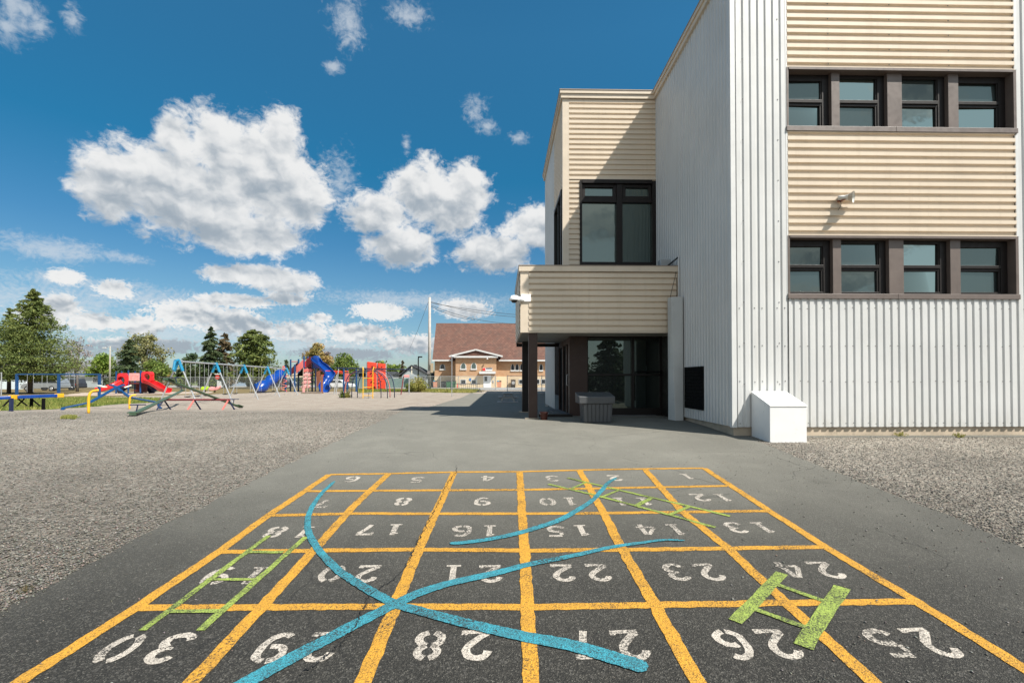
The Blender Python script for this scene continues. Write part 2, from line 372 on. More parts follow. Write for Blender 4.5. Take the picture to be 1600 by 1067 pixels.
def asphalt_mat():
    m, t, p, O, out = new_mat('asphalt')
    sx = t.add('ShaderNodeSeparateXYZ'); t.l.new(O, sx.inputs[0])
    v1 = t.vor(O, 150); v2 = t.vor(O, 62)
    s1 = t.add('ShaderNodeSeparateColor'); t.l.new(v1.outputs['Color'], s1.inputs[0])
    s2 = t.add('ShaderNodeSeparateColor'); t.l.new(v2.outputs['Color'], s2.inputs[0])
    agg = t.ramp(s1.outputs[0], [(0, (.015, .0145, .0135)), (.5, (.026, .025, .0225)), (.8, (.042, .040, .036)), (.93, (.072, .069, .062)), (1, (.125, .121, .11))])
    chips = t.m('GREATER_THAN', s2.outputs[1], .93); agg = t.mix(t.m('MULTIPLY', chips, .35), agg, (.12, .115, .11, 1))
    dust = t.rng(t.m('ADD', sx.outputs[1], t.m('MULTIPLY', t.m('SUBTRACT', t.noise(O, .5, 6, .65), .5), 1.5)), 2.3, 9.0)  # asphalt colour turns paler with distance along y
    side = t.rng(t.m('ADD', t.m('ABSOLUTE', t.m('SUBTRACT', sx.outputs[0], .1)), t.m('MULTIPLY', t.m('SUBTRACT', t.noise(O, .8, 5), .5), 1.6)), 2.9, 4.6)
    far_tone = t.mix(.66, agg, (.285, .282, .255, 1))
    col = t.mix(t.m('MULTIPLY', dust, .95), agg, far_tone)
    col = t.mix(t.m('MULTIPLY', side, .38), col, (.10, .098, .09, 1))
    st = t.rng(t.noise(O, 1.3, 6, .65), .40, .70, .90, 1.06)
    n = t.vm('SCALE', col); t.put(n.node.inputs['Scale'], st)
    oil = t.rng(t.noise(t.vm('ADD', O, (9, 4, 0)), .7, 3, .5), .66, .74); col = t.mix(t.m('MULTIPLY', oil, .25), n, (.02, .019, .018, 1))
    sw_ = t.add('ShaderNodeTexNoise'); t.l.new(O, sw_.inputs['Vector']); sw_.inputs['Scale'].default_value = 1.6; sw_.inputs['Detail'].default_value = 5
    Oc = t.vm('ADD', O, t.vm('MULTIPLY', sw_.outputs['Color'], (.55, .55, 0)))
    vc = t.vor(Oc, .42, 'DISTANCE_TO_EDGE'); ck = t.m('MULTIPLY', t.rng(vc.outputs['Distance'], .0015, .006, 1, 0), t.rng(t.noise(t.vm('ADD', O, (3, 8, 0)), .5, 2), .50, .58))
    col = t.vm('MULTIPLY', col, (1.03, 1.0, .93)); col = t.mix(t.m('MULTIPLY', ck, .28), col, (.010, .0095, .009, 1))
    t.l.new(col, p.inputs['Base Color']); p.inputs['Roughness'].default_value = .82; p.inputs['Specular IOR Level'].default_value = .35
    bump(t, p, t.m('SUBTRACT', t.m('ADD', v1.outputs['Distance'], t.m('MULTIPLY', t.noise(O, 40, 4), .6)), t.m('MULTIPLY', ck, .8)), .8, .008)
    return m
M['asphalt'] = asphalt_mat()
def gravel_mat():
    m, t, p, O, out = new_mat('gravel')
    sx = t.add('ShaderNodeSeparateXYZ'); t.l.new(O, sx.inputs[0])
    v1 = t.vor(O, 46); v2 = t.vor(O, 21)
    s1 = t.add('ShaderNodeSeparateColor'); t.l.new(v1.outputs['Color'], s1.inputs[0])
    s2 = t.add('ShaderNodeSeparateColor'); t.l.new(v2.outputs['Color'], s2.inputs[0])
    pal = [(0, (.09, .087, .078)), (.25, (.18, .17, .15)), (.5, (.255, .24, .212)), (.72, (.30, .25, .215)), (.9, (.36, .34, .305)), (1, (.46, .44, .40))]
    a = t.ramp(s1.outputs[0], pal); b = t.ramp(s2.outputs[1], pal)
    col = t.mix(.4, a, b)
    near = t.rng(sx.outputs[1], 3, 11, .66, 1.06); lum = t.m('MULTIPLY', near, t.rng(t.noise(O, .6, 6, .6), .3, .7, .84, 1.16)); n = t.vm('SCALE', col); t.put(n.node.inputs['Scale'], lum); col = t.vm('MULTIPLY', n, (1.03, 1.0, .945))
    # sand of the playground takes over beyond the gravel belt
    yy = t.m('ADD', sx.outputs[1], t.m('MULTIPLY', t.m('SUBTRACT', t.noise(O, .22, 5, .6), .5), 7))
    yy = t.m('ADD', yy, t.m('MULTIPLY', sx.outputs[0], -.12))
    sand = t.rng(yy, 17, 25)
    scol = t.mix(t.rng(t.noise(O, 1.2, 6, .65), .35, .7), (.41, .33, .265, 1), (.50, .43, .355, 1))
    scol = t.mix(.3, scol, col); col = t.mix(t.m('MULTIPLY', sand, .85), col, scol)
    far = t.rng(sx.outputs[1], 95, 140); col = t.mix(far, col, (.09, .11, .045, 1))
    t.l.new(col, p.inputs['Base Color']); p.inputs['Roughness'].default_value = .92; p.inputs['Specular IOR Level'].default_value = .2
    h = t.m('ADD', t.m('MULTIPLY', v1.outputs['Distance'], -1.0), t.m('MULTIPLY', v2.outputs['Distance'], -1.2))
    bump(t, p, h, .9, .03)
    return m
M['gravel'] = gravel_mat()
def stone_mat():
    m, t, p, O, out = new_mat('stones')
    g = t.add('ShaderNodeNewGeometry')
    col = t.ramp(g.outputs['Random Per Island'], [(0, (.06, .056, .048)), (.2, (.10, .095, .082)), (.38, (.135, .132, .115)), (.55, (.16, .146, .125)), (.7, (.20, .152, .128)), (.85, (.17, .172, .155)), (.95, (.22, .205, .18)), (1, (.28, .26, .23))])
    sx = t.add('ShaderNodeSeparateXYZ'); t.l.new(O, sx.inputs[0]); col = t.vm('SCALE', col); t.put(col.node.inputs['Scale'], t.rng(sx.outputs[1], 3, 11, 1.0, 1.5)); col = t.mix(.25, col, t.vor(O, 300).outputs['Color'], 'SOFT_LIGHT')
    t.l.new(col, p.inputs['Base Color']); p.inputs['Roughness'].default_value = .9; p.inputs['Specular IOR Level'].default_value = .2
    return m
M['stones'] = stone_mat()
def ground_mat(name, stops, scale, rough=.95, bs=60):
    m, t, p, O, out = new_mat(name)
    f = t.m('ADD', t.m('MULTIPLY', t.noise(O, scale, 6, .65), .6), t.m('MULTIPLY', t.noise(O, scale*14, 4, .6), .4))
    t.l.new(t.ramp(f, stops), p.inputs['Base Color']); p.inputs['Roughness'].default_value = rough; p.inputs['Specular IOR Level'].default_value = .2
    bump(t, p, t.noise(O, bs, 4), .6, .03); return m
M['lawn'] = ground_mat('lawn', [(.3, (0.056, 0.094, 0.022)), (.5, (0.106, 0.150, 0.035)), (.62, (0.163, 0.181, 0.050)), (.75, (0.250, 0.213, 0.112))], .5)
M['dry_grass'] = ground_mat('dry_grass', [(.3, (.10, .085, .032)), (.5, (.17, .13, .06)), (.65, (.22, .155, .085)), (.8, (.28, .22, .13))], .4)
M['street'] = ground_mat('street', [(.3, (.24, .235, .225)), (.7, (.33, .32, .30))], .3)
M['path_sand'] = ground_mat('path_sand', [(.3, (.36, .28, .22)), (.7, (.47, .39, .32))], .6)

def glass_mat(name, dark, tint, amount, rough=.01, wav=.0):
    """tinted pane in front of an unlit room: a mirror-like coat over near black"""
    m, t, p, O, out = new_mat(name)
    p.inputs['Base Color'].default_value = c4(dark); p.inputs['Roughness'].default_value = .3; p.inputs['Specular IOR Level'].default_value = .2
    g = t.add('ShaderNodeBsdfGlossy'); g.inputs['Color'].default_value = c4(tint); g.inputs['Roughness'].default_value = rough
    if wav:
        b = t.add('ShaderNodeBump'); b.inputs['Strength'].default_value = wav; b.inputs['Distance'].default_value = .02
        t.put(b.inputs['Height'], t.noise(O, 2.2, 2)); t.l.new(b.outputs[0], g.inputs['Normal'])
    f = t.add('ShaderNodeFresnel'); f.inputs[0].default_value = 1.5
    x = t.add('ShaderNodeMixShader'); t.put(x.inputs[0], t.m('ADD', t.m('MULTIPLY', f.outputs[0], .8), amount, clamp=True))
    t.l.new(p.outputs[0], x.inputs[1]); t.l.new(g.outputs[0], x.inputs[2]); t.l.new(x.outputs[0], out.inputs[0]); return m
M['glass'] = glass_mat('glass', (.02, .03, .03), (.30, .37, .345), .28, .012, .10)
M['glass_upper'] = glass_mat('glass_upper', (.02, .032, .03), (.38, .46, .42), .30, .012, .06)
M['glass_entry'] = glass_mat('glass_entry', (.008, .012, .011), (.48, .58, .52), .16, .006, .03)
M['glass_door'] = glass_mat('glass_door', (.006, .007, .007), (.4, .45, .43), .03, .02, 0)

def leaf_mat(name, a, b, c, trans=.25, clump=.5):
    m, t, p, O, out = new_mat(name)
    g = t.add('ShaderNodeNewGeometry')
    f = t.m('ADD', t.m('MULTIPLY', g.outputs['Random Per Island'], .55), t.m('MULTIPLY', t.rng(t.noise(O, clump, 4, .6), .3, .7), .45))
    col = t.ramp(f, [(.1, a), (.5, b), (.9, c)])
    t.l.new(col, p.inputs['Base Color']); p.inputs['Roughness'].default_value = .7; p.inputs['Specular IOR Level'].default_value = .2
    tr = t.add('ShaderNodeBsdfTranslucent'); t.l.new(col, tr.inputs[0])
    x = t.add('ShaderNodeMixShader'); x.inputs[0].default_value = trans
    t.l.new(p.outputs[0], x.inputs[1]); t.l.new(tr.outputs[0], x.inputs[2]); t.l.new(x.outputs[0], out.inputs[0]); return m
M['needles_green'] = leaf_mat('needles_green', (0.083, 0.120, 0.036), (0.140, 0.177, 0.050), (0.222, 0.239, 0.074))
M['needles_dark'] = leaf_mat('needles_dark', (0.040, 0.072, 0.036), (0.074, 0.109, 0.050), (0.130, 0.152, 0.066))
M['needles_brown'] = leaf_mat('needles_brown', (0.074, 0.072, 0.036), (0.130, 0.109, 0.058), (0.204, 0.144, 0.082))
M['leaves_green'] = leaf_mat('leaves_green', (0.083, 0.136, 0.033), (0.157, 0.217, 0.050), (0.277, 0.320, 0.082), .35)
M['leaves_bright'] = leaf_mat('leaves_bright', (0.112, 0.193, 0.033), (0.204, 0.288, 0.050), (0.351, 0.416, 0.099), .35)
M['leaves_pale'] = leaf_mat('leaves_pale', (0.130, 0.152, 0.066), (0.242, 0.239, 0.099), (0.389, 0.352, 0.165), .35)
M['leaves_yellow'] = leaf_mat('leaves_yellow', (0.222, 0.209, 0.066), (0.370, 0.288, 0.099), (0.555, 0.368, 0.165), .35)
M['leaves_grey'] = leaf_mat('leaves_grey', (0.186, 0.160, 0.141), (0.296, 0.247, 0.225), (0.408, 0.335, 0.315), .2)
M['weed'] = leaf_mat('weed', (0.186, 0.209, 0.050), (0.315, 0.304, 0.082), (0.481, 0.399, 0.149), .35)
M['grass_blade'] = leaf_mat('grass_blade', (0.112, 0.160, 0.033), (0.222, 0.255, 0.058), (0.408, 0.352, 0.117), .35)

def brick_mat():
    m, t, p, O, out = new_mat('brick')
    mp = t.add('ShaderNodeMapping'); mp.inputs['Rotation'].default_value = (R(90), 0, 0); t.l.new(O, mp.inputs[0])
    b = t.add('ShaderNodeTexBrick'); t.l.new(mp.outputs[0], b.inputs[0]); b.inputs['Scale'].default_value = 1.0
    b.inputs['Brick Width'].default_value = .42; b.inputs['Row Height'].default_value = .15; b.inputs['Mortar Size'].default_value = .012
    b.inputs['Color1'].default_value = (.42, .22, .115, 1); b.inputs['Color2'].default_value = (.48, .30, .17, 1); b.inputs['Mortar'].default_value = (.44, .36, .27, 1)
    col = t.mix(.6, b.outputs[0], t.ramp(t.noise(t.vm('MULTIPLY', O, (1, 1, 3.5)), 1.4, 5, .7), [(.3, (.36, .18, .09)), (.55, (.45, .275, .155)), (.75, (.57, .40, .24))]))
    t.l.new(col, p.inputs['Base Color']); p.inputs['Roughness'].default_value = .9; return m
M['brick'] = brick_mat()
def shingle_mat():
    m, t, p, O, out = new_mat('shingles')
    b = t.add('ShaderNodeTexBrick'); mp = t.add('ShaderNodeMapping'); mp.inputs['Rotation'].default_value = (R(90), 0, 0); t.l.new(O, mp.inputs[0]); t.l.new(mp.outputs[0], b.inputs[0])
    b.inputs['Scale'].default_value = 1; b.inputs['Brick Width'].default_value = .5; b.inputs['Row Height'].default_value = .3; b.inputs['Mortar Size'].default_value = .02
    b.inputs['Color1'].default_value = (.115, .052, .036, 1); b.inputs['Color2'].default_value = (.16, .078, .054, 1); b.inputs['Mortar'].default_value = (.07, .035, .028, 1)
    st = t.rng(t.noise(t.vm('MULTIPLY', O, (1, 1, .35)), .8, 8, .7), .42, .72)
    col = t.mix(t.m('MULTIPLY', st, .5), b.outputs[0], (.06, .048, .04, 1))
    t.l.new(col, p.inputs['Base Color']); p.inputs['Roughness'].default_value = .9; return m
M['shingles'] = shingle_mat()
def link_mat():
    m, t, p, O, out = new_mat('chain_link')
    p.inputs['Base Color'].default_value = (.33, .35, .35, 1); p.inputs['Metallic'].default_value = .4; p.inputs['Roughness'].default_value = .5
    sx = t.add('ShaderNodeSeparateXYZ'); t.l.new(O, sx.inputs[0]); h = t.m('ADD', sx.outputs[0], sx.outputs[1])
    a = t.m('FRACT', t.m('MULTIPLY', t.m('ADD', h, sx.outputs[2]), 14)); b = t.m('FRACT', t.m('MULTIPLY', t.m('SUBTRACT', h, sx.outputs[2]), 14))
    k = t.m('MAXIMUM', t.m('LESS_THAN', a, .10), t.m('LESS_THAN', b, .10))
    tr = t.add('ShaderNodeBsdfTransparent'); x = t.add('ShaderNodeMixShader'); t.put(x.inputs[0], k)
    t.l.new(tr.outputs[0], x.inputs[1]); t.l.new(p.outputs[0], x.inputs[2]); t.l.new(x.outputs[0], out.inputs[0]); return m
M['chain_link'] = link_mat()

# ---------------------------------------------------------------- ground
def ground_sheet(name, pts, dz, mat, parent=None):
    """flat polygon cut at every break of the ground profile and laid dz above it"""
    bm = bmesh.new(); vs = [bm.verts.new((p[0], p[1], 0)) for p in pts]; f = bm.faces.new(vs)
    bmesh.ops.triangulate(bm, faces=[f])
    for y in YB[1:-1]:
        bmesh.ops.bisect_plane(bm, geom=bm.verts[:]+bm.edges[:]+bm.faces[:], plane_co=(0, y, 0), plane_no=(0, 1, 0))
    for v in bm.verts: v.co.z = zg(v.co.y) + dz
    for fc in bm.faces:
        if fc.normal.z < 0: fc.normal_flip()
    bm.normal_update()
    for fc in bm.faces:
        if fc.normal.z < 0: fc.normal_flip()
    me = bpy.data.meshes.new(name); bm.to_mesh(me); bm.free(); return link(name, me, mat, parent)
def rough_edge(pts, step, amp, seed):
    rnd = random.Random(seed); out = []
    for a, b in zip(pts, pts[1:]):
        a, b = Vector(a[:2]), Vector(b[:2]); n = max(1, int((b-a).length/step)); d = (b-a).normalized(); nn = Vector((-d.y, d.x))
        for i in range(n):
            out.append(a + (b-a)*(i/n) + nn*(rnd.uniform(-amp, amp) if i else 0))
    out.append(Vector(pts[-1][:2])); return out

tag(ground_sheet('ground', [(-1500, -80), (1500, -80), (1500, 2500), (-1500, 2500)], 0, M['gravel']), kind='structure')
Lpx = [(0, 958), (130, 886), (245, 826), (380, 760), (470, 716), (540, 682), (600, 656), (640, 640), (690, 630), (722, 621), (738, 613)]
Rpx = [(1600, 856), (1490, 808), (1400, 775), (1300, 736), (1220, 704), (1180, 688)]
Lg = [G(*p) for p in Lpx]; Rg = [G(*p) for p in Rpx]
d0 = (Lg[0]-Lg[2]).normalized()
left_edge = [Lg[0] + d0*6] + Lg
LEDGE = rough_edge(rough_edge(left_edge, .7, .05, 13), .11, .035, 3); REDGE = rough_edge([Rg[0] + (Rg[0]-Rg[1]).normalized()*6] + Rg, .16, .03, 4)
asph = LEDGE + [Vector((G(748, 611).x, 50)), Vector((60, 50)), Vector((60, 9.9)), Vector((5.3, 9.9)), Vector((Rg[-1].x, Rg[-1].y))] + REDGE[::-1][1:]
asphalt = tag(ground_sheet('pavement', asph, .005, M['asphalt']), kind='structure')

# far strips of the yard and the street
def strip(name, px, dz, mat, kind='structure', amp=.25, step=1.2, seed=1):
    g = [G(*p) for p in px]; return tag(ground_sheet(name, rough_edge(g+[g[0]], step, amp, seed)[:-1], dz, mat), kind=kind)
strip('dry_field', [(-420, 621), (0, 622), (120, 620.5), (330, 616), (470, 611.5), (640, 612.6), (760, 611.2), (748, 607.5), (600, 603), (300, 603), (-420, 603)], .008, M['dry_grass'], amp=.4, seed=5)
strip('lawn', [(-420, 648), (0, 642), (90, 639), (180, 632), (250, 628), (268, 622.5), (150, 621), (0, 623), (-420, 625)], .010, M['lawn'], amp=.25, step=.6, seed=6)
strip('sand_path', [(90, 619), (250, 616.5), (330, 614), (330, 612), (130, 613.5)], .014, M['path_sand'], amp=.2, seed=7)
strip('lawn', [(-200, 603.2), (300, 601.8), (480, 602), (480, 599.6), (-200, 599.6)], .012, M['lawn'], amp=.5, step=4, seed=8)
strip('street', [(-400, 606.2), (470, 604.6), (640, 607.5), (752, 609.3), (1100, 609.6), (1100, 603.5), (640, 603.2), (470, 602), (-400, 603.4)], .016, M['street'], amp=.05, step=8, seed=9)
strip('lawn', [(560, 614), (600, 611.5), (640, 610.5), (668, 611.5), (668, 609.5), (560, 609.5)], .018, M['lawn'], amp=.2, step=.8, seed=10)
strip('lawn', [(668, 612.4), (700, 613.5), (738, 613.8), (752, 611.4), (730, 610.2), (668, 610)], .020, M['lawn'], amp=.2, step=.6, seed=11)
strip('lawn', [(95, 654.5), (118, 655), (120, 651), (100, 651)], .010, M['lawn'], amp=.12, step=.2, seed=12)

# ---------------------------------------------------------------- painted game on the pavement
def ground_plane_pt(px, py): p = G(px, py); return Vector((p.x, p.y))
def ribbon(mb, pts, widths, dz, rag=.0035):
    pts = [Vector(p[:2]) for p in pts]; rows = []; rr = random.Random(int(pts[0].x*1e4)+len(pts))
    for i, p in enumerate(pts):
        d1 = (p-pts[i-1]).normalized() if i else None; d2 = (pts[i+1]-p).normalized() if i < len(pts)-1 else None
        d = ((d1 or d2) + (d2 or d1)).normalized(); n = Vector((-d.y, d.x))
        k = 1/max(.6, abs(n.dot(Vector((-(d1 or d2).y, (d1 or d2).x)))))
        w = widths if not isinstance(widths, (list, tuple)) else widths[i]; j = min(rag, w*.12)
        rows.append([(q.x, q.y, zg(q.y)+.005+dz) for q in (p+n*(w/2*k+rr.uniform(-j, j)), p-n*(w/2*k+rr.uniform(-j, j)))])
    for a, b in zip(rows, rows[1:]): mb.face([a[0], a[1], b[1], b[0]])
def fine(pts, step=.06, amp=.0045, seed=0):
    rnd = random.Random(seed); out = []
    for a, b in zip(pts, pts[1:]):
        n = max(1, int((b-a).length/step)); d = (b-a).normalized(); nn = Vector((-d.y, d.x))
        out += [a + (b-a)*(i/n) + nn*rnd.uniform(-amp, amp) for i in range(n)]
    return out + [pts[-1]]
def spline(pts, k=6):
    out = []
    P_ = [pts[0]*2-pts[1]] + pts + [pts[-1]*2-pts[-2]]
    for i in range(1, len(P_)-2):
        p0, p1, p2, p3 = P_[i-1:i+3]
        for j in range(k):
            t = j/k; out.append(.5*((2*p1) + (p2-p0)*t + (2*p0-5*p1+4*p2-p3)*t*t + (3*p1-p0-3*p2+p3)*t**3))
    return out + [pts[-1]]
mb = MB(); s = 0
rows = [[(515,742),(607,740.5),(710,738),(812,737.5),(905,735),(1007,733),(1100,732)], [(481,768),(700,766.5),(812,766),(1141,759.6)], [(420,806),(560,803),(690,803.5),(900,803),(1202,798.8)],
        [(342,863),(640,859.5),(840,861),(1000,859.5),(1290,855.6)], [(212,951),(560,949),(830,949.5),(1100,945),(1432,941)], [(-33,1109),(560,1109),(830,1109),(1702,1109)]]
cols = [[(515,742),(421,805),(342,863),(212,951),(30,1067),(-33,1109)], [(607,741),(550,794),(492,859),(410,949),(300,1067),(260,1109)], [(710,738),(684,795),(655,858),(618,947),(567,1067),(549,1109)],
        [(812,738),(816,805),(820,862),(824,949),(830,1067),(832,1109)], [(905,735),(943,802),(972,859),(1023,946),(1090,1067),(1113,1109)], [(1007,733),(1066,800),(1138,858),(1229,944),(1365,1067),(1410,1109)],
        [(1100,732),(1202,798.8),(1290,855.6),(1432,941),(1600,1046),(1702,1109)]]
for r in rows: s += 1; ribbon(mb, fine([ground_plane_pt(*p) for p in r], seed=s), .082, .0035)
for r in cols: s += 1; ribbon(mb, fine([ground_plane_pt(*p) for p in r], seed=s), .092, .0045)
tag(mb.build('painted_grid', M['paint_yellow']), 'worn yellow painted grid of boxes on the dark asphalt', 'painted grid')

def arc(cx, cy, rx, ry, a0, a1, n=10):
    return [(cx+rx*math.cos(R(a0+(a1-a0)*i/n)), cy+ry*math.sin(R(a0+(a1-a0)*i/n))) for i in range(n+1)]
DIG = {   # stencil figures, strokes as (points, widths)
 '0': [(arc(.32,.5,.235,.42,104,256), .14), (arc(.32,.5,.235,.42,76,-76), .14)],
 '1': [([(.36,.96),(.36,.07)], .145), ([(.36,.90),(.20,.80)], .09), ([(.17,.04),(.56,.04)], .085)],
 '2': [(arc(.31,.68,.215,.245,175,-20)+[(.46,.48),(.24,.22),(.12,.10)], .135), ([(.07,.055),(.58,.055),(.585,.16)], .11)],
 '3': [(arc(.29,.72,.205,.205,165,-62), .135), (arc(.29,.29,.235,.225,68,-165), .14), ([(.24,.53),(.36,.53)], .09)],
 '4': [([(.38,.94),(.07,.36)], .11), ([(.04,.29),(.36,.29)], .105), ([(.46,.95),(.46,.38)], .14), ([(.46,.30),(.46,.03)], .14), ([(.52,.29),(.64,.29)], .10)],
 '5': [([(.14,.90),(.55,.90)], .13), ([(.15,.80),(.15,.55)], .10), (arc(.29,.31,.24,.235,125,-160), .14)],
 '6': [(arc(.35,.5,.27,.43,58,176,12)+arc(.32,.30,.24,.235,184,262,8), .135), (arc(.32,.30,.235,.235,112,-82,14), .135)],
 '7': [([(.06,.90),(.58,.90)], .13), ([(.09,.84),(.09,.74)], .09), ([(.52,.80),(.36,.46),(.28,.04)], .135)],
 '8': [(arc(.32,.71,.185,.205,105,255), .13), (arc(.32,.71,.185,.205,75,-75), .13), (arc(.32,.28,.225,.225,105,255), .14), (arc(.32,.28,.225,.225,75,-75), .14)],
}
DIG['9'] = [([(.64-x, 1-y) for x, y in pts], w) for pts, w in DIG['6']]
WORD = {1:'one',2:'two',3:'three',4:'four',5:'five',6:'six',7:'seven',8:'eight',9:'nine',10:'ten',11:'eleven',12:'twelve',13:'thirteen',14:'fourteen',15:'fifteen',16:'sixteen',17:'seventeen',18:'eighteen',19:'nineteen',
        20:'twenty',30:'thirty'}
for k in range(21, 30): WORD[k] = 'twenty-' + WORD[k-20]
NUMS = {6:(550,749),5:(652,750),4:(762,748),3:(862,748),2:(962,747),1:(1074,744.5), 7:(503,788),8:(629,784),9:(754,784),10:(874,784),11:(990,784),12:(1113,778),
        18:(452,832),17:(596,828),16:(744,830),15:(890,830),14:(1035,828),13:(1172,825), 19:(370,900),20:(548,897),21:(738,897),22:(910,896),23:(1082,894),24:(1266,891),
        30:(226,1014),29:(466,1012),28:(706,1010),27:(950,1008),26:(1184,1008),25:(1420,1004)}
for num, px in NUMS.items():
    c = ground_plane_pt(*px); st = str(num); H = .30; pitch = .285; jr = random.Random(num)
    root = thing('stencilled_number', f'white stencilled number {WORD[num]} painted upside down in its yellow box', 'painted number', (c.x, c.y, zg(c.y)+.005), 'stencilled numbers of the grid')
    for i, ch in enumerate(st):
        ox = (i-(len(st)-1)/2)*pitch + jr.uniform(-.008, .008); oy = jr.uniform(-.008, .008); ta = jr.uniform(-.05, .05); mb = MB()
        for pts, w in DIG[ch]:
            q = []
            for (x, y) in pts:
                u_, v_ = (x-.32)*H*1.02, (y-.5)*H; u_, v_ = u_-v_*ta, v_+u_*ta
                q.append(Vector((c.x - (ox + u_), c.y - v_ - oy)))
            ribbon(mb, q, w*H*1.2, .002)
        mb.build('digit', M['paint_white'], root)

SN = [([(523,752.7),(499.5,775.7),(483,804),(482,831),(496,858),(520,885),(540,901),(575,923),(618,945.5),(658,957),(702,969),(760,983.5),(825,998),(890,1010),(955,1029),(1012,1047)], 'long blue painted snake line curving from box six to box twenty-seven', (.05, .085, .12)),
      ([(345,1092),(420,1050),(500,1007),(562,974),(618,946),(656,928),(708,912),(776,897),(825,884),(890,871),(955,856.6),(1000,850),(1035,845.5),(1070,846)], 'blue painted snake line from box twenty-nine past twenty-one towards fourteen', (.11, .09, .035)),
      ([(703,851),(734,848.5),(776,842),(812,834),(845,824),(874,814),(903,798),(929,780),(949,757),(963,747.5)], 'short blue painted snake line from box sixteen up to box two', (.07, .085, .05))]
for i, (px, lab, w) in enumerate(SN):
    p = spline([ground_plane_pt(*q) for q in px], 9); n = len(p); ww = []
    for k in range(n):
        t = k/(n-1); e = min(1, (n-1-k)/2 + .35, k/2 + .35)
        ww.append(((w[0]*(1-t*2)+w[1]*t*2) if t < .5 else (w[1]*(2-2*t)+w[2]*(2*t-1)))*e)
    mb = MB(); ribbon(mb, p, ww, .0085 + .0006*i)
    tag(mb.build('painted_snake', M['paint_blue']), lab, 'painted line', 'blue snakes of the painted game')
LD = [([([(222,987),(420,838)], .05), ([(312,987),(478,840)], .055), ([(386,864),(443,864)], .05), ([(322,907),(404,907)], .035), ([(262,957),(345,957)], .045)], 'green painted ladder with three rungs across number nineteen'),
      ([([(887,747.4),(965,766),(1060,788),(1141,807.5)], .052), ([(857,757.3),(940,777),(1040,804),(1118,825)], .052), ([(893.6,764.5),(916,754)], .04), ([(938,778.5),(968,766.5)], .04), ([(992,792),(1018,779.5)], .06), ([(1046,806),(1076,793.5)], .05)], 'thin green painted ladder slanting across number eleven'),
      ([([(1149,973),(1222,897)], .088), ([(1254,1012),(1315.6,919)], .105), ([(1213,915),(1288,941)], .05), ([(1178,953),(1266,985)], .05)], 'short broad green painted ladder between numbers twenty-four and twenty-six')]
for strokes, lab in LD:
    mb = MB()
    for k, (px, w) in enumerate(strokes): ribbon(mb, fine([ground_plane_pt(*q) for q in px], .1, .003, k), w, .0065 + .0004*k)
    tag(mb.build('painted_ladder', M['paint_green']), lab, 'painted ladder', 'green ladders of the painted game')
CR = [(712,728),(713,738),(704,750),(697,761),(688,782),(676,805),(667,822),(653,847),(645,866),(635,884),(618,905),(600,918),(578,931),(570,948),(560,970),(549,990),(529,1012),(500,1035),(470,1056)]
mb = MB(); rnd = random.Random(5); p = spline([ground_plane_pt(*q) for q in CR], 10); p = [q + Vector((rnd.uniform(-.014, .014), rnd.uniform(-.014, .014))) for q in p]
ribbon(mb, p, [max(.002, rnd.uniform(.002, .011)) for _ in p], .0115)
mb.build('crack', M['crack'], asphalt)

# loose stones: a gravel belt each side and grit on the pavement
def stones(name, pos, size, seed, mat):
    rng = np.random.default_rng(seed); n = len(pos)
    base = np.array([(1,0,0),(.3,.95,0),(-.8,.6,0),(-.8,-.6,0),(.3,-.95,0),(.1,0,.75),(0,.1,-.6)], np.float32)
    fc = np.array([(0,1,5),(1,2,5),(2,3,5),(3,4,5),(4,0,5),(1,0,6),(2,1,6),(3,2,6),(4,3,6),(0,4,6)])
    v = np.repeat(base[None], n, 0)*(1+rng.uniform(-.28, .28, (n, 7, 3)))
    v *= np.stack([np.ones(n), rng.uniform(.6, 1, n), rng.uniform(.45, .8, n)], 1)[:, None]; v *= np.asarray(size)[:, None, None]
    a = rng.uniform(0, 6.283, n); ca, sa = np.cos(a)[:, None], np.sin(a)[:, None]; x, y = v[..., 0].copy(), v[..., 1].copy()
    tl = rng.normal(0, .35, n)[:, None]; z = v[..., 2] + x*tl
    v[..., 0] = x*ca - y*sa; v[..., 1] = x*sa + y*ca; v[..., 2] = z; v += np.asarray(pos)[:, None, :]
    idx = (np.arange(n)[:, None, None]*7 + fc[None]).ravel(); return raw_mesh(name, v, 3, idx, mat)
rng = np.random.default_rng(2)
def edge_x(edge, y):
    e = sorted(((q.y, q.x) for q in edge)); return np.interp(y, [a for a, _ in e], [b for _, b in e])
def scatter(n, y0, y1, xf, s0, s1, seed, lift=.3):
    r = np.random.default_rng(seed); y = y0 + (y1-y0)*r.random(n)**(2.1 if y1 > 12 else 1.5); x = xf(y, r.random(n), r)
    sz = s0 + (s1-s0)*r.random(n)**2.2; z = np.interp(y, YB, ZB) + .004 + sz*lift
    return np.stack([x, y, z], 1), sz
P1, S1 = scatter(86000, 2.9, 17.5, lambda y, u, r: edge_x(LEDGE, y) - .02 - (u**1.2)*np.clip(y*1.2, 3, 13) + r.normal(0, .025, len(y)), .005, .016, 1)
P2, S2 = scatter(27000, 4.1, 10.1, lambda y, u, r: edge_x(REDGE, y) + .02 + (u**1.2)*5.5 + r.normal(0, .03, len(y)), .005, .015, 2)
k = ~((P2[:, 0] > 5.0) & (P2[:, 1] > 10.05)); P2, S2 = P2[k], S2[k]
tag(stones('gravel_stones', np.concatenate([P1, P2]), np.concatenate([S1, S2]), 3, M['stones']), kind='stuff')
P3, S3 = scatter(1700, 2.4, 9, lambda y, u, r: edge_x(REDGE, y) - (u**2.0)*3.0, .003, .012, 4, .45)
P4, S4 = scatter(900, 2.4, 11, lambda y, u, r: edge_x(LEDGE, y) + (u**3)*1.6, .003, .010, 5, .45)
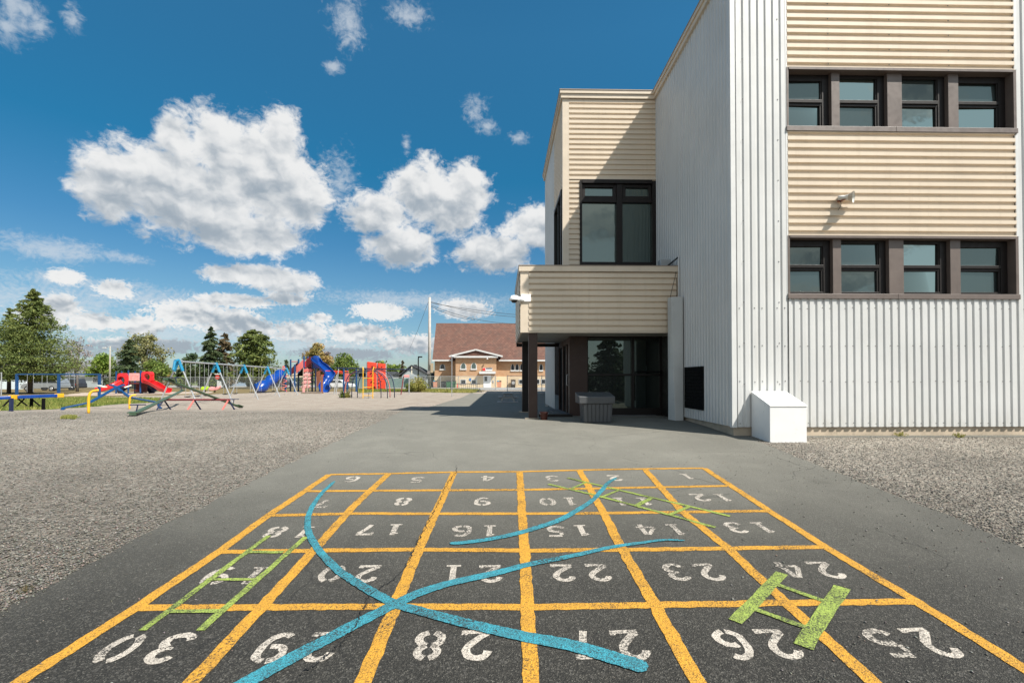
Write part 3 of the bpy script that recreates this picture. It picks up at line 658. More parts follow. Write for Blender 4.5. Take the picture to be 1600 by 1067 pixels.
P5, S5 = scatter(200, 2.4, 8, lambda y, u, r: -3+6*u, .002, .006, 6, .45)
P3[:, 2] += .002; P4[:, 2] += .002; P5[:, 2] += .012
tag(stones('loose_pebbles', np.concatenate([P3, P4, P5]), np.concatenate([S3, S4, S5]), 7, M['stones']), kind='stuff')

# ---------------------------------------------------------------- school building
F = 10.13
Xc = at(1143.5, 400, F).x; Xr = at(1800, 400, F).x
Rr = Xc/((1028-784)/FP); C = Xc/((1063-784)/FP)
ZR0, ZR1 = at(1028, 157, Rr).z, at(1027, 145.8, Rr).z
zs = at(1180, 667, F).z
xl = at(880.5, 300, Rr).x
school = thing('school_building', 'large school building clad in white and beige ribbed metal with brown windows', 'building', (Xc+3, F+6, zg(F)))
def ribbed(mb, O, U, V, N, lu, lv, phase=0.0, pitch=.161, crest=.088, slope=.016, d=.024, flip=False):
    O, U, V, N = Vector(O), Vector(U), Vector(V), Vector(N); prof = []; x = -phase*pitch
    val = pitch-crest-2*slope; key = []
    while x < lu + pitch:
        key += [(x, 0), (x+val, 0), (x+val+slope, d), (x+val+slope+crest, d), (x+pitch, 0)]; x += pitch
    def hat(q):
        for (a, ha), (b, hb) in zip(key, key[1:]):
            if a <= q <= b: return ha if b == a else ha+(hb-ha)*(q-a)/(b-a)
        return 0
    pts = [(0, hat(0))] + [(a, h) for a, h in key if 1e-4 < a < lu-1e-4] + [(lu, hat(lu))]
    q = [pts[0]]
    for k in pts[1:]:
        if k[0]-q[-1][0] > 1e-5: q.append(k)
    va = [mb.bm.verts.new(O + U*a + N*h) for a, h in q]; vb = [mb.bm.verts.new(O + U*a + N*h + V*lv) for a, h in q]
    for i in range(len(q)-1): mb.bm.faces.new((va[i], va[i+1], vb[i+1], vb[i]))
X, Y, Z = Vector((1,0,0)), Vector((0,1,0)), Vector((0,0,1))
wx0, wx1 = at(1231.5, 300, F).x, at(1585.5, 300, F).x
zw = [(at(1232, 467, F).z, at(1232, 370, F).z), (at(1232, 206, F).z, at(1232, 108, F).z)]
# white facade: strip beside the corner, field under the windows, strip beyond them
mb = MB(); ct = .075
ribbed(mb, (Xc+ct, F, zs), X, Z, -Y, wx0-Xc-ct-.02, ZR0-zs, .2)
ribbed(mb, (wx0-.02, F, zs), X, Z, -Y, wx1-wx0+.04, zw[0][0]-zs, .55)
ribbed(mb, (wx1+.02, F, zs), X, Z, -Y, Xr-wx1, ZR0-zs, .3)
mb.build('white_siding', M['white_siding'], school)
mb = MB(); mb.box(Xc-.026, Xc+ct, F-.03, F-.024, zs-.01, ZR0); mb.box(Xc-.03, Xc-.024, F-.024, F+.07, zs-.01, ZR0)
mb.build('corner_trim', M['white_trim'], school)
for q in ((wx0-.055, wx0-.02, zw[0][0], ZR0), (wx1, wx1+.06, zw[0][1]+.03, zw[1][0]-.03), (wx1, wx1+.06, zw[1][1]+.03, ZR0)):
    mb = MB(); mb.box(q[0], q[1], F-.027, F-.001, q[2], q[3]); mb.build('edge_trim', M['white_trim'], school)
mb = MB(); ribbed(mb, (Xc, Rr, zg(12)+.12), -Y, Z, -X, Rr-F-.07, ZR0-zg(12)-.12, .4); mb.build('white_siding', M['white_siding'], school)
# the short drop of the side wall skirting towards the corner
for z0, z1 in ((zw[0][1], zw[1][0]), (zw[1][1], ZR0)):
    mb = MB(); ribbed(mb, (wx0-.02, F+.012, z0+.02), Z, X, -Y, z1-z0-.02, wx1-wx0+.02, .75, pitch=.1605, crest=.078, slope=.013, d=.044); mb.build('beige_siding', M['beige_siding'], school)
mb = MB(); rnd = random.Random(3)
def screw(x, y, z): mb.box(x-.0095, x+.0095, y-.008, y, z-.0095, z+.0095)
zz = [at(1300, q, F).z for q in (482, 541, 596, 661)]
for z in zz:
    for i in range(60):
        x = Xc + .14 + i*.161*1.5
        if x < Xr: screw(x + (.161*.5 if i % 2 else 0), F-.0235, z + rnd.uniform(-.012, .012))
for x in [at(q, 300, F).x for q in (1295, 1391, 1484)]:
    for k in range(-1, 22):
        z = zw[0][1]+.09+k*.3225
        if not (zw[1][0]-.1 < z < zw[1][1]+.05) and z > zw[0][1]: screw(x + rnd.uniform(-.01, .01), F-.012, z+.05)
for q in (1160, 1215):
    for k in range(12): screw(at(q, 300, F).x, F-.0235, zs+.9+k*.86)
sw_ = mb.build('screws', M['screw'], school); sw_['kind'] = 'stuff'
# foundation and mass
mb = MB(); mb.box(Xc+.03, Xr, F+.03, F+.3, zg(F)-.3, zs+.03); mb.hexa([(Xc+.03,F+.3,0),(Xc+.3,F+.3,0),(Xc+.3,Rr,0),(Xc+.03,Rr,0)], [(Xc+.03,F+.3,zs+.02),(Xc+.3,F+.3,zs+.02),(Xc+.3,Rr,zs+.02),(Xc+.03,Rr,zs+.02)])
mb.build('foundation', M['concrete'], school)
Yb = 21.35
mb = MB(); mb.box(Xc+.35, Xr, F+.45, 54.6, .0, ZR0+.05); mb.box(xl+.35, Xc+.5, Rr+.35, Yb-.2, 2.9, ZR0+.05); mb.build('core', M['black'], school)
mb = MB(); mb.box(Xc+.06, Xr, F+.02, 55, ZR0+.06, ZR1-.04); mb.box(xl+.05, Xc+.06, Rr+.02, Yb, ZR0+.06, ZR1-.04); mb.build('roof', M['roof_grey'], school)
mb = MB()
for o0, o1, za, zb in ((-.12, .02, ZR0+.13, ZR1), (-.085, .02, ZR0, ZR0+.127)):
    mb.box(Xc+o0, Xc+.03, F+o0, Rr+o0-.004, za, zb)
    mb.box(Xc+.032, Xr, F+o0, F+.015, za, zb)
    mb.box(xl+o0, Xc+.03, Rr+o0, Rr+.016, za, zb)
    mb.box(xl+o0, xl+.03, Rr+.018, Yb+.1, za, zb)
mb.build('roof_fascia', M['beige_trim'], school)
mb = MB(); e = .135
mb.box(Xc-e, Xc+.03, F-e, Rr-e-.006, ZR1, ZR1+.025); mb.box(Xc+.032, Xr, F-e, F+.015, ZR1, ZR1+.025); mb.box(xl-e, Xc+.03, Rr-e, Rr+.016, ZR1, ZR1+.025); mb.box(xl-e, xl+.03, Rr+.018, Yb+.1, ZR1, ZR1+.025)
mb.build('roof_edge_cap', M['fascia'], school)
# recessed beige wing above the entrance
gx0 = at(905.5, 350, Rr).x; gz1 = at(960, 283.5, Rr).z; zt = at(1000, 416, C).z; zb_ = at(1000, 520, C).z
xt = at(889, 300, Rr).x; yA = atx(867, 300, xl).y
mb = MB()
ribbed(mb, (xt, Rr, gz1), Z, X, -Y, ZR0-gz1, Xc-xt-.005, .1, crest=.085, slope=.013, d=.036)
mb.build('beige_siding', M['beige_siding'], school); mb = MB()
ribbed(mb, (xt, Rr, zt-.3), Z, X, -Y, gz1-zt+.3, gx0-xt, .5, crest=.085, slope=.013, d=.036)
mb.build('beige_siding', M['beige_siding'], school)
ly0, ly1 = atx(878.5, 330, xl).y, atx(867.5, 330, xl).y; lz1, lz0 = atx(878.5, 296, xl).z, 4.95
mb = MB()
ribbed(mb, (xl, Rr+.04, lz1), Z, Y, -X, ZR0-lz1, yA-Rr-.04, .1, d=.03)
mb.build('beige_siding', M['beige_siding'], school); mb = MB()
ribbed(mb, (xl, Rr+.04, zt-.3), Z, Y, -X, lz0-zt+.3, yA-Rr-.04, .1, d=.03)
mb.build('beige_siding', M['beige_siding'], school)
mb = MB(); mb.box(xl-.034, xt, Rr-.034, Rr-.002, zt-.3, ZR0); mb.box(xl-.034, xl-.002, Rr-.001, Rr+.10, zt-.3, ZR0); mb.build('corner_trim', M['beige_trim'], school)
mb = MB(); ribbed(mb, (xl, yA, .42), Y, Z, -X, Yb-yA, ZR0-.42, .3); mb.box(xl-.01, xl+.1, Yb, Yb+.03, .3, ZR0); mb.build('white_siding', M['white_siding'], school)

def pane(name, x0, x1, y, z0, z1, mat, par, tilt=(0, 0)):
    m_ = MB(); cz, cx = (z0+z1)/2, (x0+x1)/2
    m_.face([(a, y + (b-cz)*tilt[0] + (a-cx)*tilt[1], b) for a, b in ((x0,z0),(x1,z0),(x1,z1),(x0,z1))]); return m_.build(name, mat, par)
# side-facing dark window of the wing
m_ = MB(); m_.box(xl-.05, xl+.1, ly0, ly0+.12, lz0, lz1); m_.box(xl-.05, xl+.1, ly1-.1, ly1, lz0, lz1); m_.box(xl-.05, xl+.1, ly0+.12, ly1-.1, lz1-.12, lz1); m_.box(xl-.07, xl+.1, ly0-.02, ly1, lz0-.1, lz0); m_.box(xl-.02, xl+.1, (ly0+ly1)/2-.05, (ly0+ly1)/2+.05, lz0, lz1-.12)
wn = m_.build('window', M['dark_brown'], school)
m_ = MB(); m_.face([(xl+.03, ly0+.12, lz0), (xl+.03, ly1-.1, lz0), (xl+.03, ly1-.1, lz1-.12), (xl+.03, ly0+.12, lz1-.12)]); m_.build('pane', M['glass_entry'], wn)
# front window of the wing: two bays, small light over a tall one
fx = [gx0, at(966, 350, Rr).x, Xc-.02]; fy = Rr
zt0 = at(940, 311, Rr).z; m_ = MB(); fr = .10
m_.box(gx0, gx0+.075, fy-.06, fy+.1, zt-.3, gz1); m_.box(Xc-.14, Xc-.03, fy-.06, fy+.1, zt-.3, gz1); m_.box(gx0+.075, Xc-.14, fy-.08, fy+.1, gz1-.09, gz1+.03)
m_.box(fx[1]-.055, fx[1]+.13, fy-.03, fy+.1, zt-.3, gz1-.09)
for a, b in ((gx0+.075, fx[1]-.055), (fx[1]+.13, Xc-.14)): m_.box(a, b, fy-.02, fy+.1, zt0-.11, zt0)
for a, b in ((gx0+.075, fx[1]-.055), (fx[1]+.13, Xc-.14)): m_.box(a, b, fy-.02, fy+.1, at(940,412,Rr).z-.05, at(940,410,Rr).z+.01)
wn = m_.build('window', M['dark_brown'], school, bevel=.006)
rnd = random.Random(8)
for a, b in ((gx0+.075, fx[1]-.055), (fx[1]+.13, Xc-.14)):
    m_ = MB(); i0, i1, k0, k1 = a+.01, b-.01, zt0+.0, gz1-.10; w_ = .095
    m_.box(i0, i0+w_, fy+.0, fy+.07, k0, k1); m_.box(i1-w_, i1, fy+.0, fy+.07, k0, k1); m_.box(i0+w_, i1-w_, fy+.0, fy+.07, k1-w_, k1); m_.box(i0+w_, i1-w_, fy+.0, fy+.07, k0, k0+w_)
    m_.build('sash', M['dark_brown'], wn, bevel=.008)
    pane('pane', i0+w_, i1-w_, fy+.06, k0+w_, k1-w_, M['glass_upper'], wn, (.03, .01))
    pane('pane', a, b, fy+.06, zt-.3, zt0-.11, M['glass_upper'], wn, (rnd.uniform(.0, .02), rnd.uniform(-.01, .01)))

# the two ribbon windows of the facade
bays = [(1232,1297,1303,1316), (1316,1386,1391,1414), (1414,1480,1487,1503), (1503,1556,1562,1584)]
for zi, (z0, z1) in enumerate(zw):
    sl = .105; m_ = MB(); yb = F+.21
    m_.box(wx0-.035, wx0+.006, F-.035, yb, z0+sl, z1+.02)                          # jambs
    m_.box(wx1-.03, wx1+.03, F-.035, yb, z0+sl, z1+.02)
    m_.box(wx0+.006, wx1-.03, F-.045, yb, z1-.03, z1+.022)                         # head
    m_.box(wx0-.03, wx1+.03, yb, yb+.06, z0, z1)
    wn = m_.build('window', M['brown_metal'], school)
    m_ = MB(); mid = (wx0*.53+wx1*.47); m_.hexa([(wx0-.045,F-.055,z0),(mid-.003,F-.055,z0),(mid-.003,yb,z0),(wx0-.045,yb,z0)], [(wx0-.045,F-.05,z0+sl),(mid-.003,F-.05,z0+sl),(mid-.003,yb,z0+sl+.03),(wx0-.045,yb,z0+sl+.03)])
    m_.hexa([(mid+.003,F-.053,z0),(wx1+.045,F-.053,z0),(wx1+.045,yb,z0),(mid+.003,yb,z0)], [(mid+.003,F-.048,z0+sl),(wx1+.045,F-.048,z0+sl),(wx1+.045,yb,z0+sl+.03),(mid+.003,yb,z0+sl+.03)])
    m_.build('sill', M['brown_metal'], wn, bevel=.004)
    for q in bays[:3]: m_ = MB(); m_.box(at(q[2], 300, F).x, at(q[3], 300, F).x, F+.05, yb, z0+sl, z1-.03); m_.build('mullion', M['brown_metal'], wn, bevel=.004)
    for bi, q in enumerate(bays):
        a = wx0+.01 if bi == 0 else at(q[0], 300, F).x; b = at(q[2], 300, F).x if bi < 3 else wx1-.03
        yy = F+.20; hi = z1-.04; lo = z0+sl+.03; md = lo + (hi-lo)*.50; m_ = MB(); sw = .05
        top_in = .13 if bi in (0, 3) else .06
        m_.box(a, a+sw*.6, yy-.06, yy, lo, hi); m_.box(b-.15, b, yy-.06, yy, lo, hi); m_.box(a+sw*.6, b-.15, yy-.06, yy, hi-top_in, hi)
        m_.box(a+sw*.6, b-.15, yy-.075, yy, md-.02, md+.05); m_.box(a+sw*.6, b-.15, yy-.05, yy, md-.075, md-.024); m_.box(a+sw*.6, b-.15, yy-.06, yy, lo, lo+.045)
        m_.box(b-.19, b-.15, yy-.045, yy, lo+.045, md-.075); m_.box(b-.175, b-.15, yy-.045, yy, md+.05, hi-top_in)
        m_.build('sash', M['dark_brown'], wn, bevel=.006)
        pane('pane', a+.02, b-.12, yy-.012, md+.03, hi-.03, M['glass'], wn, (rnd.uniform(-.02, .05), rnd.uniform(-.02, .02)))
        pane('pane', a+.02, b-.12, yy-.008, lo+.02, md-.03, M['glass'], wn, (rnd.uniform(-.015, .03), rnd.uniform(-.02, .02)))

# louvre in the side wall
lp = [atx(1072.5, 574, Xc), atx(1101.5, 572, Xc), atx(1101, 641, Xc)]
ya, yb2 = lp[1].y, lp[0].y; z1, z0 = lp[1].z, lp[2].z
m_ = MB(); x0 = Xc-.055
m_.box(x0, Xc+.01, ya, ya+.05, z0, z1); m_.box(x0, Xc+.01, yb2-.05, yb2, z0, z1); m_.box(x0, Xc+.01, ya+.05, yb2-.05, z1-.05, z1); m_.box(x0, Xc+.01, ya+.05, yb2-.05, z0, z0+.05)
lv = m_.build('louvre_vent', M['black'], school)
m_ = MB()
for k in range(11):
    zc = z0+.07+k*(z1-z0-.12)/11; m_.hexa([(x0+.003,ya+.05,zc),(x0+.018,ya+.05,zc+.045),(x0+.018,yb2-.05,zc+.045),(x0+.003,yb2-.05,zc)], [(x0+.006,ya+.05,zc+.004),(x0+.021,ya+.05,zc+.049),(x0+.021,yb2-.05,zc+.049),(x0+.006,yb2-.05,zc+.004)])
m_.box(Xc-.034, Xc-.027, ya+.05, yb2-.05, z0+.05, z1-.05)
m_.build('slats', M['black'], lv)

# entrance canopy
cx0 = at(815, 500, C).x; Cb = 17.3; cap = at(900, 425, C).z
mb = MB(); tx = at(826.5, 480, C).x
ribbed(mb, (tx, C, zb_+.045), Z, X, -Y, cap-zb_-.05, Xc-.06-tx, .35, pitch=.163, crest=.098, slope=.012, d=.052); mb.build('canopy_siding', M['beige_siding'], school)
mb = MB(); ribbed(mb, (cx0, C+.05, zb_+.045), Z, Y, -X, cap-zb_-.05, Cb-C-.05, .35, pitch=.163, crest=.098, slope=.012, d=.052); ribbed(mb, (cx0, Cb, zb_+.045), Z, X, Y, cap-zb_-.05, xl-cx0, .35, pitch=.163, crest=.092, d=.03); mb.build('canopy_siding', M['beige_siding'], school)
mb = MB(); mb.box(cx0-.035, tx, C-.036, C-.002, zb_, cap+.002); mb.box(cx0-.035, cx0-.002, C-.001, C+.12, zb_, cap+.002)
mb.box(tx, Xc-.03, C-.034, C+.02, zb_-.004, zb_+.045); mb.box(Xc-.06, Xc-.03, C-.034, C, zb_+.045, cap); mb.box(cx0-.034, cx0+.02, C+.12, Cb, zb_-.004, zb_+.045); mb.build('canopy_trim', M['beige_trim'], school)
mb = MB(); mb.box(cx0-.075, Xc-.024, C-.075, C+.05, cap+.004, zt-.02); mb.box(cx0-.075, cx0+.05, C+.051, Cb+.05, cap+.004, zt-.02); mb.box(cx0+.051, xl, Cb-.05, Cb+.05, cap+.004, zt-.02); mb.build('canopy_fascia', M['beige_trim'], school)
mb = MB(); mb.box(cx0-.085, Xc-.022, C-.085, C+.052, zt-.019, zt+.004); mb.box(cx0-.085, cx0+.05, C+.053, Cb+.06, zt-.019, zt+.004); mb.build('canopy_cap', M['fascia'], school)
mb = MB(); mb.box(cx0+.051, Xc-.03, C+.053, Rr-.01, zt-.12, zt-.05); mb.box(cx0+.051, xl-.04, Rr-.009, Cb-.05, zt-.12, zt-.05); mb.build('canopy_roof', M['roof_grey'], school)
mb = MB(); n = 6
for i in range(n):
    a = C+.03 + (Cb-C-.05)*i/n; b = C+.03 + (Cb-C-.05)*(i+1)/n - .006
    mb.box(cx0+.025, Xc-.03 if b < 14.9 else xl+.2, a, b, zb_+.012, zb_+.03)
mb.build('soffit', M['soffit'], school)
mb = MB(); mb.box(cx0-.02, xl+.05, Cb-.12, Cb, zb_-.12, zb_-.005); mb.build('canopy_beam', M['dark_brown'], school)
# posts
pw = .24
for (px, yy, z0) in ((833, 13.25, None), (821.5, 16.6, None)):
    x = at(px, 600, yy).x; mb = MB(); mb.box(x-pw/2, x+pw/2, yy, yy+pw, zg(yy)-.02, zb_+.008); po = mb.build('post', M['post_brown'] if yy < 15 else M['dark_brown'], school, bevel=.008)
    mb = MB(); mb.box(x-pw/2-.10, x+pw/2+.03, yy-.03, yy+pw+.1, zg(yy)-.02, zg(yy)+.03); mb.build('base_slab', M['concrete'], po)
# vestibule
yg = 14.5; vx0, vx1 = at(890, 600, yg-.06).x, at(918, 600, yg-.06).x; ex1 = Xc-.06; zf = zg(yg)+.03
mb = MB(); mb.box(vx0, vx1, yg-.06, yg+.25, zg(14.5)-.02, zb_+.012); mb.build('corner_column', M['post_brown'], school, bevel=.006)
mid = at(989, 600, yg).x; mb = MB(); zr = at(940, 585.5, yg).z; zk = at(940, 637.5, yg).z
mb.box(vx1, ex1+.02, yg+.0, yg+.14, zf, zk); mb.box(mid-.04, mid+.04, yg-.01, yg+.12, zk, zb_-.02); mb.box(vx1, mid-.04, yg+.0, yg+.1, zr-.03, zr+.03); mb.box(mid+.04, ex1, yg+.0, yg+.1, zr-.03, zr+.03)
mb.box(vx1, ex1+.02, yg+.0, yg+.12, zb_-.04, zb_+.011); mb.box(vx1, vx1+.03, yg+.0, yg+.1, zk, zb_-.04); mb.box(ex1-.06, ex1+.02, yg+.0, yg+.12, zk, zb_-.04)
eg = mb.build('entrance_glazing', M['dark_brown'], school, bevel=.004)
for a, b in ((vx1+.03, mid-.04), (mid+.04, ex1-.06)):
    for c, d in ((zk, zr-.03), (zr+.03, zb_-.04)): pane('pane', a, b, yg+.055, c, d, M['glass_entry'], eg, (rnd.uniform(0, .006), rnd.uniform(-.006, .006)))
mb = MB(); pz = at(1020, 581, yg).z; mb.tube([(mid+.15, yg-.05, pz), (ex1-.04, yg-.05, pz)], .018); mb.box(ex1-.06, ex1-.0, yg-.07, yg-.01, pz-.05, pz+.05); mb.box(mid+.13, mid+.17, yg-.06, yg, pz-.02, pz+.02); mb.build('push_bar', M['black'], eg)
mb = MB(); mb.box(Xc-.065, Xc-.026, 13.03, yg-.01, zg(14)-.02, zb_-.01); mb.build('dark_panel', M['dark_brown'], school)  # panel added to darken this strip of the white side wall
mb = MB(); mb.box(at(925,600,yg).x, Xc-.3, yg-.25, yg+.1, zg(14.5)-.02, zf); mb.build('door_sill', M['slab'], school)
# doors that open sideways under the canopy
dx = vx0+.05; mb = MB()
mb.box(dx, dx+.12, yg+.25, yA-.01, zb_-.16, zb_+.01)
ds = [yg+.25, 15.55, 16.5, yA-.01]
for y_ in ds[1:]: mb.box(dx-.01, dx+.12, y_-.12, y_, zg(y_)-.02, zb_-.16)
dfm = mb.build('side_entrance', M['post_brown'], school)
for a, b in zip(ds, ds[1:]):
    m_ = MB(); a += .02; b -= .14; z0 = zg((a+b)/2)+.02; m_.box(dx+.03, dx+.08, a, a+.1, z0, zb_-.17); m_.box(dx+.03, dx+.08, b-.1, b, z0, zb_-.17); m_.box(dx+.03, dx+.08, a+.1, b-.1, z0, z0+.25); m_.box(dx+.03, dx+.08, a+.1, b-.1, zb_-.30, zb_-.17); m_.box(dx+.045, dx+.065, a+.1, b-.1, z0+.25, zb_-.30)
    m_.build('door', M['black'], dfm)
m_ = MB(); m_.tube([(dx-.03, 15.0, 1.30), (dx-.06, 15.0, 1.32), (dx-.06, 15.0, 1.62), (dx-.03, 15.0, 1.64)], .014); m_.build('handle', M['galv'], dfm)
mb = MB(); mb.box(at(842,650,14.0).x, vx0+.02, 14.0, 14.12, zg(14)-.02, zg(14)+.085); mb.build('kerb_bar', M['dark_brown'], school)
mb = MB(); mb.hexa([(vx0-.35,14.13,zg(14)),(vx0+.05,14.13,zg(14)),(vx0+.05,17.5,zg(17.4)),(vx0-.35,17.5,zg(17.4))], [(vx0-.35,14.13,zg(14)+.05),(vx0+.05,14.13,zg(14)+.05),(vx0+.05,17.5,zg(17.4)+.07),(vx0-.35,17.5,zg(17.4)+.07)]); mb.build('threshold', M['slab'], school)
# metal cover in the corner beside the entrance
px0, px1 = at(1048.5, 560, 12.75).x, at(1067.5, 560, 12.75).x; ztop = at(1057, 463.5, 12.75).z
mb = MB(); xm = px0+.10
mb.hexa([(px0,13.0,zg(13)-.02),(xm,12.75,zg(13)-.02),(px1,12.75,zg(13)-.02),(px1,13.02,zg(13)-.02)], [(px0,13.0,ztop),(px0+.03,12.78,ztop),(px1,12.75,ztop),(px1,13.02,ztop)])
mb.build('pipe_cover', M['cover_grey'], school, bevel=.008)

# things fixed to the school
fl = atx(1050.5, 411, Xc); fy_ = fl.y - .3; conx = Xc-.045
t = thing('floodlight', 'small grey floodlight on a bent bracket above the entrance canopy', 'floodlight', (Xc-.25, C+.3, zt+.02))
mb = MB(); mb.box(Xc-.42, Xc-.12, C+.25, C+.5, zt+.05, zt+.26); mb.build('housing', M['lamp_glass'], t, bevel=.02)
mb = MB(); mb.box(Xc-.36, Xc-.16, C+.25, C+.45, zt+.004, zt+.048); mb.build('mount', M['black'], t, bevel=.01)
mb = MB(); mb.tube([(Xc-.24, C+.3, zt+.05), (Xc-.05, C-.12, zt+.22)], .022); mb.build('bracket', M['dark_plastic'], t)
mb = MB(); yk = C-.15; z_hi = zt+.24; z_lo = atx(1069, 572, Xc).z
mb.tube([(Xc-.05, yk, z_hi), (Xc-.05, yk, zt-1.0)], .017); mb.tube([(Xc-.05, yk+.02, zt-1.0), (Xc-.05, yk+.02, z_lo)], .014); mb.box(Xc-.075, Xc-.02, yk-.03, yk+.06, z_lo-.05, z_lo+.12); mb.box(Xc-.07, Xc-.025, yk-.02, yk+.05, zt-1.06, zt-.94)
tag(mb.build('conduit', M['white_trim']), 'thin white vertical conduit pipe on the shaded side wall', 'conduit')
p0 = at(1057, 419, C-.1); mb = MB(); cb = [at(a, b, C-.07) for a, b in ((1057,418),(1055,432),(1052,444),(1047,466),(1045,480),(1049,488),(1056,485),(1061,470),(1060,450),(1057,434))]
cb = [Vector((min(q.x, Xc-.08), q.y, q.z)) for q in cb]; cb = [q.to_3d() for q in cb]
mb.tube(spline(cb, 5), .006, 5); tag(mb.build('loose_cable', M['cable']), 'thin black loose cable looping down the canopy end', 'cable')

cz = at(812, 466, C-.25).z; t = thing('security_camera', 'white dome security camera on the corner of the entrance canopy', 'security camera', (cx0, C-.05, cz))
mb = MB(); mb.box(cx0-.02, at(829, 466, C).x, C-.075, C-.037, at(820, 472, C).z, at(820, 460.5, C).z); mb.build('wall_plate', M['camera_white'], t, bevel=.01)
mb = MB(); c = at(803.5, 467, C-.22); mb.tube([(cx0+.05, C-.09, c.z+.0), (cx0-.05, C-.14, c.z+.01), (c.x, c.y, c.z+.03)], [.065, .06, .07], 12); mb.build('arm', M['camera_white'], t, smooth=True)
mb = MB(); mb.lathe([(.001,.09),(.08,.085),(.11,.05),(.135,-.01),(.14,-.03),(.125,-.045),(.001,-.045)], c, 24); mb.build('housing', M['camera_white'], t, smooth=True)
mb = MB(); mb.lathe([(.085,-.046),(.08,-.075),(.055,-.10),(.001,-.112)], c, 20); mb.build('dome', M['lens_black'], t, smooth=True)

hp = at(1314, 311, F-.05); t = thing('horn_loudspeaker', 'grey horn loudspeaker on the beige ribbed siding between the window rows', 'loudspeaker', tuple(hp))
d = Vector((.72, -.66, -.14)).normalized(); q = d.to_track_quat('Z', 'Y').to_matrix(); base = at(1318, 309, F-.12)
def oval(M3, k): return M3 @ Matrix.Diagonal((1.25, .82, 1))
A = oval(q, 0)
mb = MB(); mb.lathe([(.001,-.10),(.055,-.095),(.058,.0),(.05,.01),(.062,.05),(.095,.13),(.135,.17),(.142,.175)], base, 26, A); mb.build('bell', M['horn_grey'], t, smooth=True)
mb = MB(); mb.lathe([(.140,.176),(.10,.125),(.06,.06),(.03,.03),(.001,.03)], base, 26, A); mb.build('mouth', M['horn_in'], t, smooth=True)
mb = MB(); mb.lathe([(.001,.145),(.02,.145),(.036,.12),(.036,.04)], base, 16, q); mb.build('phase_plug', M['horn_in'], t, smooth=True)
mb = MB(); mb.tube([tuple(hp + Vector((-.02, .05, -.03))), tuple(base + Vector((-.03, -.02, -.06))), tuple(base + Vector((.02, -.05, -.05)))], .013, 8); mb.box(hp.x-.06, hp.x+.02, F-.06, F-.022, hp.z-.06, hp.z+.02); mb.build('bracket', M['rust'], t)
mb = MB(); mb.tube(spline([base+Vector((-.06, .05, -.02)), base+Vector((-.01, .06, -.10)), base+Vector((-.03, .08, -.19)), Vector((base.x-.05, F-.02, base.z-.23))], 4), .005, 5); mb.build('wire', M['cable'], t)

# white sloped metal hood against the facade
B = 9.4; bz = zg(9.4)-.01; a0, a1 = at(1203, 660, B).x, at(1260.5, 660, B).x; zf1 = at(1230, 633, B).z; zb1 = at(1200, 611, F-.03).z
t = thing('metal_hood', 'white metal box with a sloping top against the ribbed wall', 'metal box', ((a0+a1)/2, B, bz))
mb = MB(); mb.hexa([(a0,B,bz),(a1,B,bz),(a1,F-.026,bz),(a0,F-.026,bz)], [(a0,B,zf1-.012),(a1,B,zf1-.012),(a1,F-.026,zb1-.012),(a0,F-.026,zb1-.012)]); mb.build('body', M['white_metal'], t, bevel=.006)
mb = MB(); mb.hexa([(a0-.008,B-.012,zf1-.03),(a1+.008,B-.012,zf1-.03),(a1+.008,F-.024,zb1-.03),(a0-.008,F-.024,zb1-.03)], [(a0-.008,B-.012,zf1),(a1+.008,B-.012,zf1),(a1+.008,F-.024,zb1),(a0-.008,F-.024,zb1)]); mb.build('lid', M['white_metal'], t, bevel=.006)

# grey storage bin
b0 = G(934, 661.3); by = b0.y; u = lambda px: at(px, 640, by).x
t = thing('storage_bin', 'dark grey plastic storage bin with a sloping lid beside the entrance', 'storage bin', tuple(b0))
z0 = zg(by)+.01; zl = at(930, 630, by).z; zt_ = at(930, 619.5, by).z; bd = .58
mb = MB(); n = 7; xa, xb = u(911), u(957.5)
mb.hexa([(xa+.03,by+.02,z0),(xb-.03,by+.02,z0),(xb-.03,by+bd-.02,z0),(xa+.03,by+bd-.02,z0)], [(xa,by+.005,zl),(xb,by+.005,zl),(xb,by+bd,zl),(xa,by+bd,zl)])
for i in range(n):
    p = xa+.02+(xb-xa-.04)*i/n; q_ = xa+.02+(xb-xa-.04)*(i+1)/n-.022; k0 = xa+.04+(xb-xa-.08)*i/n; k1 = xa+.04+(xb-xa-.08)*(i+1)/n-.022
    mb.hexa([(k0,by-.002,z0+.02),(k1,by-.002,z0+.02),(k1,by+.03,z0+.02),(k0,by+.03,z0+.02)], [(p,by-.017,zl-.02),(q_,by-.017,zl-.02),(q_,by+.02,zl-.02),(p,by+.02,zl-.02)])
mb.build('body', M['grey_plastic'], t, bevel=.008)
mb = MB(); xa, xb = u(904), u(961)
mb.hexa([(xa+.01,by-.05,zl-.01),(xb-.01,by-.05,zl-.01),(xb-.01,by+bd+.03,zl-.01),(xa+.01,by+bd+.03,zl-.01)], [(xa,by-.055,zt_),(xb,by-.055,zt_),(xb,by+bd+.03,zt_+.10),(xa,by+bd+.03,zt_+.10)]); mb.build('lid', M['grey_plastic'], t, bevel=.02, segs=3)
# bucket
b0 = G(850, 656); t = thing('bucket', 'dark red bucket at the foot of the brown canopy post', 'bucket', tuple(b0))
mb = MB(); mb.lathe([(.001,.004),(.085,.004),(.115,.20),(.125,.205),(.118,.213),(.105,.20),(.08,.02),(.001,.02)], b0, 20); mb.build('body', M['bucket_red'], t, smooth=True)
mb = MB(); mb.tube([b0+Vector((.118*math.cos(a), -.02-.05*math.sin(a), .195+.0*a-.06*math.sin(a))) for a in [math.pi*i/10 for i in range(11)]], .005, 5); mb.build('handle', M['galv'], t)

# ---------------------------------------------------------------- playground
def V3(px, py, yy): return at(px, py, yy)
